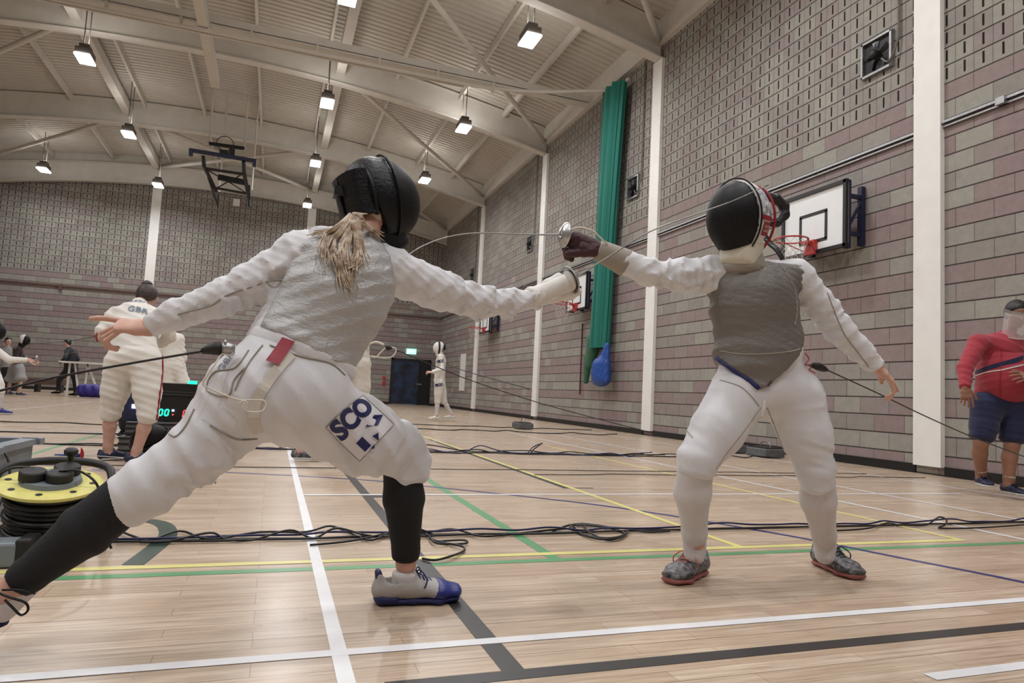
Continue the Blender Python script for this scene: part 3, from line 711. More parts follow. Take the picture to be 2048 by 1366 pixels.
p = at(473, 405, YB - .03); b = MB(); b.box((p.x, YB - .02, p.z), (.28, .04, .32)); tag(b.build('sensor_plate', MT['paper']), 'small white square plate high on the end wall below the hoist frame', 'plate')

# ================================================================ ceiling-hung basketball frame
t = thing('ceiling_basketball_frame', 'dark folded basketball goal frame hanging from the roof', 'basketball goal', at(455, 300, 21.5))
Yn, Yf = 21.5, 23.2
b = MB(); b.beam(at(378, 300, Yn), at(511, 322, Yn), .1, .1); b.box(at(382, 305, Yn), (.1, .14, .2)); b.box(at(509, 326, Yn), (.1, .14, .22)); b.build('board_edge_bar', MT['boardblue'], t)
b = MB(); c0, c1 = at(380, 301, Yn + .02), at(509, 321, Yn + .02); nrm = Vector((0, .98, .32))
b.grid([[c0, c1], [c0 + nrm * 1.0, c1 + nrm * 1.0]]); b.build('board', MT['boardw'], t, solid=.03)
b = MB(); b.beam(at(418, 287, Yn + .5), at(489, 297, Yn + .5), .09, .09); b.box(at(448, 306, Yn + .1), (.24, .2, .14)); b.box(at(464, 306, Yn + .1), (.16, .2, .2)); b.build('hoop_bracket', MT['black'], t)
b = MB(); cc = at(450, 287, Yn + .1); b.tube([cc + Vector((.235 * math.cos(a), .05 * math.sin(a), .235 * math.sin(a))) for a in np.linspace(0, 2 * math.pi, 33)[:-1]], .012, 6, closed=True); b.build('hoop_ring', MT['black'], t)
def q(u, v, f): return at(u, v, lerp(Yn, Yf, f))
b = MB()
for pts, r in (([q(406, 312, 0), q(408, 332, .1), q(432, 382, .8)], .06), ([q(487, 323, 0), q(488, 345, .1), q(498, 398, .8)], .06), ([q(410, 337, .2), q(490, 349, .2)], .045), ([q(432, 376, .8), q(497, 388, .8)], .04), ([q(416, 355, .4), q(436, 412, 1)], .03),
               ([q(415, 340, .3), q(437, 353, .5)], .02), ([q(482, 349, .3), q(468, 359, .5)], .02), ([q(434, 376, .8), q(455, 364, .5)], .02), ([q(458, 364, .5), q(495, 387, .8)], .02), ([q(436, 390, 1), q(436, 406, 1)], .055), ([q(499, 396, 1), q(499, 414, 1)], .055), ([q(498, 370, .9), q(499, 396, 1)], .04)):
    b.tube(pts, r, 6)
b.build('folding_frame', MT['black'], t)
b = MB(); b.beam(q(436, 354, .5), q(494, 366, .5), .12, .16); b.build('winch_drum', MT['black'], t)
b = MB()
for u, v, f in ((418, 288, .3), (488, 300, .3), (439, 384, 1), (503, 380, 1)):
    a = q(u, v, f); b.tube([a, Vector((a.x, a.y, zb(a.x) + .7))], .035, 6)
b.build('drop_pipe', MT['steel'], t)

# ================================================================ floor equipment
# grey crate
t = thing('storage_crate', 'open grey plastic crate at the left edge of the picture', 'crate', (-1.5, 3.6, 0))
b = MB(); X0, X1, Y0, Y1, H0 = -1.75, -1.13, 3.5, 4.05, .33
for c, d in ((((X0 + X1) / 2, Y0, H0 / 2), (X1 - X0, .02, H0)), (((X0 + X1) / 2, Y1, H0 / 2), (X1 - X0, .02, H0)), ((X0, (Y0 + Y1) / 2, H0 / 2), (.02, Y1 - Y0, H0)), ((X1, (Y0 + Y1) / 2, H0 / 2), (.02, Y1 - Y0, H0)), (((X0 + X1) / 2, (Y0 + Y1) / 2, .01), (X1 - X0, Y1 - Y0, .02))): b.box(c, d)
b.build('crate_body', MT['crate'], t)
b = MB()
for c, d in ((((X0 + X1) / 2, Y0, H0 + .01), (X1 - X0 + .1, .07, .03)), (((X0 + X1) / 2, Y1, H0 + .01), (X1 - X0 + .1, .07, .03)), ((X0, (Y0 + Y1) / 2, H0 + .01), (.07, Y1 - Y0, .03)), ((X1, (Y0 + Y1) / 2, H0 + .01), (.07, Y1 - Y0, .03)), ((X1, Y0 + .06, H0 - .05), (.05, .05, .08))): b.box(c, d)
b.build('crate_rim', MT['crate'], t)
b = MB(); b.box(((X0 + X1) / 2, (Y0 + Y1) / 2, H0 - .01), (X1 - X0 - .04, Y1 - Y0 - .04, .012)); b.build('crate_lid', MT['casegrey'], t)
# yellow cable reel
rc = Vector((-.80, 3.17, 0)); ax = Vector((.05, -.22, 1)).normalized()
t = thing('cable_reel', 'round yellow extension cable reel wound with black cable', 'cable reel', rc)
zt = .26
c = rc + ax * zt
b = MB(); b.lathe([(.0, -.012), (.165, -.012), (.178, -.004), (.178, .006), (.165, .012), (.09, .012), (0, .012)], c, ax, 48); b.build('reel_top_flange', MT['reely'], t, smooth=False)
b = MB(); b.lathe([(.0, 0), (.165, 0), (.165, .012), (0, .012)], rc + ax * .04, ax, 32); b.build('reel_bottom_flange', MT['rubber'], t)
b = MB()
for k in range(9):
    R_ = .135 + .006 * math.sin(k * 2.1); b.tube([rc + ax * (.065 + k * .021) + (ax.orthogonal().normalized() * math.cos(a) + ax.cross(ax.orthogonal().normalized()) * math.sin(a)) * R_ for a in np.linspace(0, 2 * math.pi, 29)[:-1]], .0115, 8, closed=True)
b.lathe([(0, .05), (.12, .05), (.12, .25), (0, .25)], rc, ax, 24)
b.build('wound_cable', MT['cable'], t, smooth=True)
ux = Vector((1, 0, 0)); ux = (ux - ax * ux.dot(ax)).normalized(); uy = ax.cross(ux)
b = MB(); b.lathe([(0, .03), (.1, .03), (.105, .012)], c, ax, 32); b.build('socket_plate', MT['crate'], t)
for dx, dy in ((-.055, -.03), (.035, -.035), (.04, .045)):
    b = MB(); b.lathe([(0, .065), (.042, .065), (.046, .06), (.046, .028)], c + ux * dx + uy * dy, ax, 20); b.build('socket_cap', MT['rubber'], t)
b = MB(); b.lathe([(.012, .03), (.012, .08), (.024, .085), (.026, .1), (.018, .11), (0, .11)], c + ux * .03 + uy * .12, ax, 16); b.build('crank_knob', MT['rubber'], t, smooth=True)
b = MB()
b.tube(spline([rc + Vector((-.19, .05, .0)), c + ux * -.2 + uy * .05, c + ux * -.1 + uy * .2 + ax * .02, c + ux * .12 + uy * .19 + ax * .025, c + ux * .2 + uy * .05, rc + Vector((.19, .02, .0))], 6), .016, 8)
b.tube([rc + Vector((-.15, -.12, .0)), rc + Vector((-.15, -.12, .0)) + ax * .24], .014, 6); b.build('reel_stand', MT['rubber'], t, smooth=True)
for a in np.linspace(0, 2 * math.pi, 9)[:-1]:
    b = MB(); b.lathe([(.0, .0135), (.012, .0135)], c + (ux * math.cos(a) + uy * math.sin(a)) * .142, ax, 10); b.build('flange_hole', MT['rubber'], t)
# grey adaptor box beside the reel
t = thing('reel_battery_box', 'grey and black box lying in front of the cable reel', 'power box', (-.86, 2.98, 0))
b = MB(); b.box((-.95, 2.9, .045), (.3, .12, .085)); b.build('box_body', MT['crate'], t, bevel=.01)
b = MB(); b.box((-.785, 2.905, .05), (.05, .13, .1)); b.build('box_end_cap', MT['rubber'], t, bevel=.01)
# flight cases and scoring apparatus
def case(x, y, z, dx, dy, dz, lb, grp='grey equipment cases under the scoring box'):
    t = thing('equipment_case', lb, 'equipment case', (x, y, z), grp)
    b = MB(); b.box((x, y, z + dz / 2), (dx, dy, dz)); b.build('case_shell', MT['casegrey'], t, bevel=.01)
    b = MB()
    for zz in (.02, dz - .02, dz * .52): b.box((x, y, z + zz), (dx + .012, dy + .012, .018))
    b.build('case_edging', MT['black'], t)
    for s_ in (-.28, .28):
        b = MB(); b.box((x + s_ * dx, y - dy / 2 - .008, z + dz * .52), (.06, .016, .06)); b.build('latch', MT['alu'], t)
case(-.88, 7.2, 0, .78, .5, .15, 'lower grey equipment case on the floor behind the back-view fencer')
case(-.86, 7.2, .152, .74, .46, .13, 'upper grey equipment case carrying the scoring box')
t = thing('scoring_box', 'black fencing scoring box showing green and red digits', 'scoring machine', (-.72, 7.1, .29))
x0, x1, zz = at(312, 820, 7.0).x, at(398, 820, 7.0).x + .12, .292
xc = (x0 + x1) / 2; wd = x1 - x0
b = MB(); b.box((xc, 7.1, zz + .14), (wd, .2, .28)); b.box((xc, 7.09, zz + .31), (wd * .94, .16, .09)); b.box((xc, 6.995, zz + .245), (wd, .02, .015)); b.build('box_housing', MT['black'], t, bevel=.008)
def seg(b, x, z, h, digit, y=6.993, th=.012, sl=.12):
    w_ = h * .5; on = {'0': 'abcdef', '1': 'bc'}[digit]; S_ = dict(a=((-.5, 1), (.5, 1)), b=((.5, 1), (.5, 0)), c=((.5, 0), (.5, -1)), d=((-.5, -1), (.5, -1)), e=((-.5, -1), (-.5, 0)), f=((-.5, 0), (-.5, 1)))
    for k in on:
        (ax_, az_), (bx_, bz_) = S_[k]; A_ = Vector((x + ax_ * w_ + az_ * h * sl / 2, y, z + az_ * h / 2)); B_ = Vector((x + bx_ * w_ + bz_ * h * sl / 2, y, z + bz_ * h / 2)); d_ = (B_ - A_) * .08
        b.beam(A_ + d_, B_ - d_, .006, th, up=Vector((0, 1, 0)).cross(B_ - A_).normalized())
b = MB(); p = at(327, 825, 6.99)
seg(b, p.x - .024, p.z, .055, '0'); seg(b, p.x + .026, p.z, .055, '0'); b.build('green_digits', MT['ledg'], t)
b = MB(); p = at(370, 828, 6.99); seg(b, p.x, p.z, .065, '0', th=.009); p = at(346, 825, 6.99); b.box((p.x, 6.99, p.z - .02), (.012, .008, .012)); p = at(315, 825, 6.99); b.box((p.x, 6.99, p.z + .012), (.012, .008, .012)); b.box((p.x, 6.99, p.z - .012), (.012, .008, .012)); b.build('red_digits', MT['ledr'], t)
b = MB(); p = at(346, 821, 6.99); b.box((p.x, 6.99, p.z), (.016, .008, .016)); b.build('white_indicator', MT['ledw'], t)
b = MB(); p = at(383, 786, 7.05); b.box((p.x, 7.06, zz + .37), (.075, .05, .03)); b.build('green_lamp', MT['ledG'], t)
b = MB(); p = at(352, 848, 6.99); b.box((p.x, 6.99, p.z), (.1, .008, .03)); b.build('brass_label', MT['gold'], t)
t = thing('signal_light_unit', 'dark blue light unit with a bright white lamp seen between the legs', 'signal light', (-1.13, 7.15, .285))
p = at(268, 820, 7.05); b = MB(); b.box((p.x, 7.1, .285 + .16), (.17, .12, .32)); b.build('unit_body', MT['boardblue'], t, bevel=.01)
b = MB(); p = at(273, 813, 7.03); b.box((p.x, 7.035, p.z), (.075, .02, .035)); b.build('white_lamp', MT['ledw'], t)
# fencing mask on the floor, near the cases
def mask(parent, c, f, up, mm, ms, mb, s=1.0, h=.008, name='mask', bib=True, rim=.006, bw=.1):
    """c: centre of the head; f: facing; returns the wire face (part) with trim and bib (sub-parts)"""
    c = Vector(c); f = Vector(f).normalized(); up = Vector(up); up = (up - f * up.dot(f)).normalized(); sd = f.cross(up)
    top = lambda a, b_, c_: c + f * a * s + up * b_ * s + sd * c_ * s
    dome = [ell(top(.02, 0, 0), (.112 * s, .125 * s, .15 * s), sd, up, .01), ell(top(.055, -.01, 0), (.085 * s, .105 * s, .12 * s), sd, up, .03)]
    for q_ in dome: pass
    a = sobj(name, dome, mm, parent, h, cuts=[(top(.035, 0, 0), -f + up * .05)])
    side = [ell(top(-.0, 0, 0), (.117 * s, .13 * s, .155 * s), sd, up, .01)]
    b_ = sobj('mask_side', side + [], ms, a, h, cuts=[(top(.035, 0, 0), f - up * .05), (top(-.055, -.02, 0), -f + up * -.35)])
    r = []
    for an in np.linspace(0, 2 * math.pi, 49)[:-1]: r.append(top(.035 + .05 * .155 * math.sin(an) / 1, .157 * math.sin(an), .119 * math.cos(an)))
    m_ = MB(); m_.tube(r, rim * s, 6, closed=True); m_.build('mask_rim', MT['mblack'] if mm is MT['wire'] else MT['mwhite'], a, smooth=True)
    if bib:
        pr = [Prim(top(-.015, -.1, 0), top(.02, -.185, 0), (bw * s, .09 * s), (bw * .85 * s, .07 * s), sd, .03, cap=.4)]
        sobj('mask_bib', pr, mb, a, h, folds=[(.003, .03, up, 4, .5)])
    return a
fm = thing('fencing_mask', 'dark fencing mask lying on the floor beside the equipment cases', 'fencing mask', (-.93, 6.25, 0))
mask(fm, (-.93, 6.4, .155), (-.3, -.6, .75), (.8, 0, .5), MT['wire'], MT['mblack'], MT['mblack'], 1.0, .014, 'mask_mesh', bib=False)
# foil lying on the floor at left: red guard, blue grip
def guard(b, c, ax, r=.055, depth=.02, n=32):
    b.lathe([(0.006, depth), (r * .35, depth * .93), (r * .7, depth * .55), (r * .92, depth * .1), (r, 0), (r * .98, -.003), (r * .9, depth * .1 - .003), (r * .6, depth * .5 - .003), (.006, depth - .005)], c, ax, n)
t = thing('foil_on_floor', 'foil with red guard and blue grip lying on the floor at left', 'foil', (-1.37, 6.1, 0)); t['label'] = 'foil with red guard and blue grip lying on the floor at left'
g = Vector((-1.36, 6.08, .062)); ad = Vector((.98, .2, 0)).normalized()
b = MB(); guard(b, g, ad, .062, .022); b.build('foil_guard', MT['fire'], t, smooth=True)
b = MB(); b.tube([g, g - ad * .05 + Vector((0, 0, -.008)), g - ad * .1 + Vector((0, -.01, -.03)), g - ad * .11 + Vector((0, -.01, -.055))], [.014, .013, .011, .008], 8); b.tube([g - ad * .04, g - ad * .17 + Vector((0, 0, .004))], [.012, .005], 8); b.build('pistol_grip', MT['bag'], t, smooth=True)
b = MB(); b.tube([g + ad * .01, g + ad * .3 + Vector((0, 0, -.02)), g + ad * .86 + Vector((0, 0, -.056))], [.004, .003, .002], 6); b.build('foil_blade', MT['blade'], t)
b = MB(); b.box((-1.02, 6.55, .03), (.16, .12, .06)); tag(b.build('red_pouch', MT['fire'], bevel=.015), 'small red pouch on the floor between the back-view fencer\'s shoes', 'pouch')
# trestle, bag, benches by the end wall
t = thing('trestle_table', 'white trestle table with splayed legs near the end wall', 'table', (-5.3, 24, 0))
a0, a1 = at(118, 723, 23.5), at(212, 723, 23.5); b = MB(); b.box(((a0.x + a1.x) / 2, 23.8, a0.z), (a1.x - a0.x, .7, .05)); b.build('tabletop', MT['paper'], t)
for u, v, u2 in ((140, 726, 133), (150, 726, 158), (175, 726, 200), (176, 726, 168)):
    b = MB(); p0 = at(u, v, 23.8); p1 = at(u2, 790, 23.8); p1.z = 0.0; b.beam(p0, p1, .05, .05); b.build('leg', MT['paper'], t)
bp = [Prim(at(166, 783, 22.9), at(203, 784, 22.9), (.2, .2), (.2, .2), (0, 0, 1), .05)]
for q_ in bp: q_.a[2] = .21; q_.b[2] = .21
tag(sobj('holdall', bp, MT['purple'], None, .04, folds=[(.03, .4, (1, 0, .3), 2, .8)]), 'dark purple holdall on the floor under the white trestle table', 'bag')
t = thing('gym_bench', 'long low brown bench along the foot of the end wall', 'bench', (-7.8, 27, 0))
a0, a1 = at(22, 768, 27.5), at(128, 776, 27.5); b = MB(); b.box(((a0.x + a1.x) / 2, 27.5, .36), (a1.x - a0.x, .4, .2)); b.build('bench_top', MT['bench'], t)
for f_ in (.06, .5, .94):
    b = MB(); b.box((lerp(a0.x, a1.x, f_), 27.5, .13), (.1, .36, .26)); b.build('leg', MT['frame'], t)

# ================================================================ cables
def wavy(x0, x1, y0, amp, n, sd, z=.008, zamp=0.0):
    r = random.Random(sd); pts = []
    for i in range(n):
        f = i / (n - 1); pts.append(Vector((lerp(x0, x1, f) + r.uniform(-.03, .03), y0 + r.uniform(-amp, amp), z + (r.random() ** 3) * zamp)))
    return spline(pts, 6)
def cable(label, strands, r=.005, m='cable', group=None):
    t = thing('floor_cable', label, 'cable', strands[0][0], group); t.location.z = 0; bpy.context.view_layer.update()
    for k, s_ in enumerate(strands):
        b = MB(); b.tube(s_, r, 6); b.build('cable_strand', MT[m if k % 4 or m != 'cable' else 'cable'] if k != 2 else MT['cableb'], t, smooth=True)
    return t
def fl(*uv): return [atz(u, v, .008 + (k % 3) * .004) for k, (u, v) in enumerate(uv)]
near = [wavy(-.58, XR - .3, 3.2, .012, 40, 1), wavy(-.58, XR - .3, 3.17, .018, 40, 2, .012), wavy(-.56, 7.0, 3.22, .02, 44, 3, .014, .02), wavy(-.45, .75, 3.19, .03, 12, 4, .01, .06),
        spline(fl((200, 1072), (235, 1062), (265, 1072), (300, 1080), (360, 1062), (420, 1078), (520, 1064), (610, 1064), (660, 1052), (700, 1066), (745, 1080), (800, 1056), (850, 1064), (905, 1058), (960, 1072), (1010, 1070), (1060, 1064), (1100, 1060), (1150, 1056)), 5),
        spline(fl((620, 1090), (700, 1082), (760, 1070), (800, 1062), (850, 1068), (870, 1085), (900, 1088), (933, 1086), (925, 1080), (870, 1083)), 6),
        spline(fl((845, 1117), (870, 1120), (900, 1113), (926, 1103), (928, 1095), (915, 1090), (890, 1086), (860, 1078)), 6),
        spline(fl((1100, 1066), (1140, 1050), (1190, 1050), (1230, 1058), (1250, 1068), (1220, 1076), (1170, 1070), (1140, 1052), (1175, 1048), (1240, 1062), (1245, 1074), (1200, 1078), (1150, 1062), (1150, 1050), (1210, 1054), (1300, 1060)), 6),
        spline(fl((1140, 1054), (1165, 1047), (1175, 1062), (1215, 1080), (1250, 1070), (1260, 1060), (1300, 1064), (1340, 1062)), 6),
        spline(fl((1640, 1062), (1700, 1060), (1740, 1056), (1775, 1046), (1800, 1050), (1850, 1050)) + [atz(1868, 1040, .05), atz(1880, 1034, .09), atz(1893, 1040, .07), atz(1890, 1050, .02)] + fl((1880, 1056), (1950, 1056), (2047, 1050)), 6)]
cable('bundle of black cables running across the floor behind both fencers', near, .0052)
for rr_, lb in (((0, 0), ''),): pass
far = [wavy(-3.2, 5.2, 7.55, .06, 36, 11), wavy(-3.0, 6.6, 7.6, .09, 36, 12, .01, .03), wavy(-.2, 4.6, 7.5, .12, 24, 13, .012, .08), wavy(.8, 4.9, 7.7, .1, 20, 14, .01, .1),
       spline([Vector((2.9, 7.5, .01)), Vector((3.0, 7.6, .08)), Vector((3.08, 7.5, .14)), Vector((3.0, 7.4, .12)), Vector((2.95, 7.5, .03)), Vector((3.15, 7.6, .01))], 6)]
cable('tangle of black cables on the floor in the middle distance', far, .007)
cable('thin black cable lying across the floor toward the right wall', [wavy(-3.4, 6.4, 5.9, .02, 24, 21), wavy(2.2, 6.9, 5.6, .05, 18, 22)], .004)
cable('dark cables on the floor at far left behind the cases', [wavy(-6.0, 1.0, 10.8, .12, 20, 31), wavy(-5.4, -.5, 9.2, .25, 16, 32)], .008)
cable('far cables lying in front of the end of the hall', [wavy(-2.5, 6.8, 13.6, .15, 26, 41), wavy(1.0, 6.6, 12.0, .2, 22, 42, .01, .03)], .01)
def lead(name, label, pts, r=.004, m='cable'):
    b = MB(); b.tube(spline(pts, 6), r, 6); return tag(b.build(name, MT[m], smooth=True), label, 'cable')
lead('crate_lead', 'black lead looping over the rim of the grey crate', [Vector((-1.6, 3.7, .35)), Vector((-1.3, 3.62, .372)), Vector((-1.1, 3.55, .345)), Vector((-1.04, 3.5, .22)), Vector((-1.05, 3.42, .08)), Vector((-.98, 3.35, .01))], .005)
lead('reel_lead', 'black lead curling from the reel sockets down to the floor', [c + ux * -.06 + ax * .062, c + ux * -.15 + ax * .05, c + ux * -.22 + uy * -.05 - ax * .05, rc + Vector((-.2, -.18, .12)), rc + Vector((-.1, -.25, .02)), rc + Vector((-.3, -.24, .01))], .006)
lead('reel_plug_lead', 'black plug lead arching over the right side of the reel', [c + ux * .03 + uy * -.03 + ax * .066, c + ux * .1 + uy * -.03 + ax * .07, c + ux * .17 + uy * -.05 + ax * .02, c + ux * .19 + uy * -.06 - ax * .1, rc + Vector((.25, -.1, .01))], .005)
# piste reel units by the right wall
for (u, v, lb) in ((1530, 914, 'dark piste cable reel unit by the wall seen between the fencer\'s legs'), (1462, 905, 'low dark box left of the larger reel unit by the right wall'), (1045, 858, 'small dark reel unit on the floor below the third column')):
    p = atz(u, v); t = thing('piste_reel_unit', lb, 'cable reel unit', p, 'reel units along the right wall')
    b = MB(); b.box((p.x, p.y, .07), (.34, .42, .12)); b.build('unit_case', MT['casegrey'], t, bevel=.02)
    b = MB(); b.box((p.x - .01, p.y, .137), (.28, .36, .014)); b.build('unit_lid', MT['black'], t)
    b = MB(); b.tube(spline([(p.x, p.y - .1, .14), (p.x, p.y - .08, .2), (p.x, p.y, .22), (p.x, p.y + .08, .2), (p.x, p.y + .1, .14)], 5), .008, 6); b.build('carry_handle', MT['alu'], t)
# ================================================================ people
def V(*a): return Vector(a)
def shoe(parent, o, d, u=(0, 0, 1), mu='shoegrey', msole='solew', mtoe=None, mlace=None, s=1.0, h=.006, laces=True, mheel=None, name='shoe', wd=1.0):
    """o: the sole right under the ankle, d: to the toes"""
    o = Vector(o); d = Vector(d).normalized(); u = Vector(u); u = (u - d * u.dot(d)).normalized(); l = d.cross(u)
    q = lambda f, s_, z: o + (d * f + l * s_ + u * z) * s
    P = lambda a, b, ra, rb, k=.018: Prim(a, b, (ra[0] * s * wd, ra[1] * s), (rb[0] * s * wd, rb[1] * s), l, k)
    up = [P(q(-.045, 0, .042), q(.04, 0, .046), (.034, .034), (.038, .034)), P(q(.04, 0, .048), q(.12, 0, .036), (.038, .034), (.045, .024)), P(q(.12, 0, .034), q(.175, .004, .03), (.045, .024), (.034, .017)),
          P(q(-.05, 0, .05), q(-.06, 0, .086), (.028, .018), (.022, .009), .014), Prim(q(.0, 0, .045), q(-.004, 0, .062), (.037 * s * wd, .05 * s), (.036 * s * wd, .05 * s), l, .015, .25), P(q(.05, 0, .055), q(.035, 0, .1), (.026, .02), (.022, .008), .014)]
    hole = Prim(q(-.006, 0, .066), q(-.006, 0, .16), (.03 * s * wd, .038 * s), (.037 * s * wd, .052 * s), l, .01, neg=True)
    a = sobj(name, up + [hole], MT[mu], parent, h, cuts=[(q(0, 0, .012), -u)])
    so = [P(q(-.045, 0, .012), q(.04, 0, .012), (.034, .014), (.034, .013)), P(q(.04, 0, .012), q(.12, 0, .011), (.034, .013), (.045, .013)), P(q(.12, 0, .011), q(.178, .004, .014), (.045, .013), (.034, .013))]
    sobj('sole', so, MT[msole], a, h, cuts=[(q(0, 0, .0), -u)])
    if mtoe:
        tp = [P(q(.1, 0, .036), q(.125, 0, .034), (.0475, .028), (.0475, .027)), P(q(.125, 0, .034), q(.178, .004, .03), (.0475, .027), (.037, .02))]
        sobj('toe_cap', tp, MT[mtoe], a, h, cuts=[(q(.095, 0, 0), -d + u * .35), (q(0, 0, .004), -u)])
    if mheel:
        hp = [P(q(-.05, 0, .02), q(-.01, 0, .018), (.037, .022), (.037, .018))]
        sobj('heel_patch', hp, MT[mheel], a, h, cuts=[(q(0, 0, .003), -u)])
        hp = [P(q(-.058, 0, .076), q(-.062, 0, .092), (.02, .012), (.018, .01))]
        sobj('heel_tab', hp, MT[mheel], a, h)
    if laces:
        b = MB()
        for k in range(5):
            f = .052 + k * .014; z = .089 - k * .0075
            b.tube(spline([q(f - .006, -.026, z - .013), q(f, -.012, z), q(f + .004, .012, z), q(f + .01, .026, z - .013)], 4), .0024 * s, 6)
        for s_ in (-1, 1): b.tube(spline([q(.05, 0, .088), q(.062, s_ * .02, .098), q(.078, s_ * .046, .075), q(.068, s_ * .045, .05), q(.055, s_ * .02, .072), q(.05, 0, .088)], 5), .0024 * s, 6)
        b.build('laces', MT[mlace or 'mblack'], a, smooth=True)
    return a
def body(J, g=1.0, gp=1.0):
    """the whole figure under its clothes as one set of primitives"""
    lat = J['sR'] - J['sL']; hl = J['hR'] - J['hL']; P = []
    mid = (J['wai'] + J['che']) / 2
    P += [Prim(J['pel'], J['wai'], (.15 * g, .105 * g), (.125 * g, .09 * g), hl, .04), Prim(J['wai'], J['che'], (.125 * g, .09 * g), (.145 * g, .1 * g), lat, .05)]
    P += [Prim(J['che'], J['nek'], (.13 * g, .085 * g), (.05, .05), lat, .04), Prim(J['sL'], J['sR'], .045, .045, None, .04), Prim(J['nek'], J['hea'], .047, .05, None, .02)]
    for s in 'LR':
        P += [Prim(J['s' + s], J['e' + s], .046 * gp, .036 * gp, None, .03), Prim(J['e' + s], J['w' + s], .036 * gp, .024 * gp, None, .02)]
        kn = J['k' + s]; an = J['a' + s]; hp = J['h' + s]
        P += [Prim(hp, kn, .085 * gp, .05 * gp, None, .04)]
        c1 = lerp(kn, an, .32); back = J.get('b' + s, V(0, 0, 0))
        P += [Prim(kn, c1 + back * .012, .047 * gp, .05 * gp, None, .02), Prim(c1 + back * .012, lerp(kn, an, .85), .05 * gp, .036 * gp, None, .02), Prim(lerp(kn, an, .85), an, .036 * gp, .037 * gp, None, .02)]
        if 'd' + s in J: P += [Prim(an - V(0, 0, .02), an + J['d' + s] * .08 - V(0, 0, .04), .034, .026, None, .02)]
    return P
def headp(J, s=1.0, face=True):
    c, f, u = J['hea'], J['f'], J.get('u', V(0, 0, 1)); u = (u - f * u.dot(f)).normalized(); sd = f.cross(u)
    q = lambda a, b, c_: c + (f * a + u * b + sd * c_) * s
    P = [ell(q(-.01, .03, 0), (.074 * s, .092 * s, .088 * s), sd, u, .02), ell(q(.018, -.035, 0), (.056 * s, .066 * s, .075 * s), sd, u, .03), ell(q(.05, -.085, 0), (.028 * s, .025 * s, .022 * s), sd, u, .02)]
    if face:
        P += [Prim(q(.082, .015, 0), q(.103, -.022, 0), .009 * s, .014 * s, None, .01), ell(q(.078, -.055, 0), (.024 * s, .012 * s, .009 * s), sd, u, .008)]
        for z in (-1, 1): P += [ell(q(.077, .018, z * .032), (.016 * s, .008 * s, .01 * s), sd, u, .006, True), ell(q(-.005, 0, z * .076), (.01 * s, .02 * s, .032 * s), sd, u, .006)]
    return P
def foot_dir(J, s, v): J['d' + s] = Vector(v).normalized()

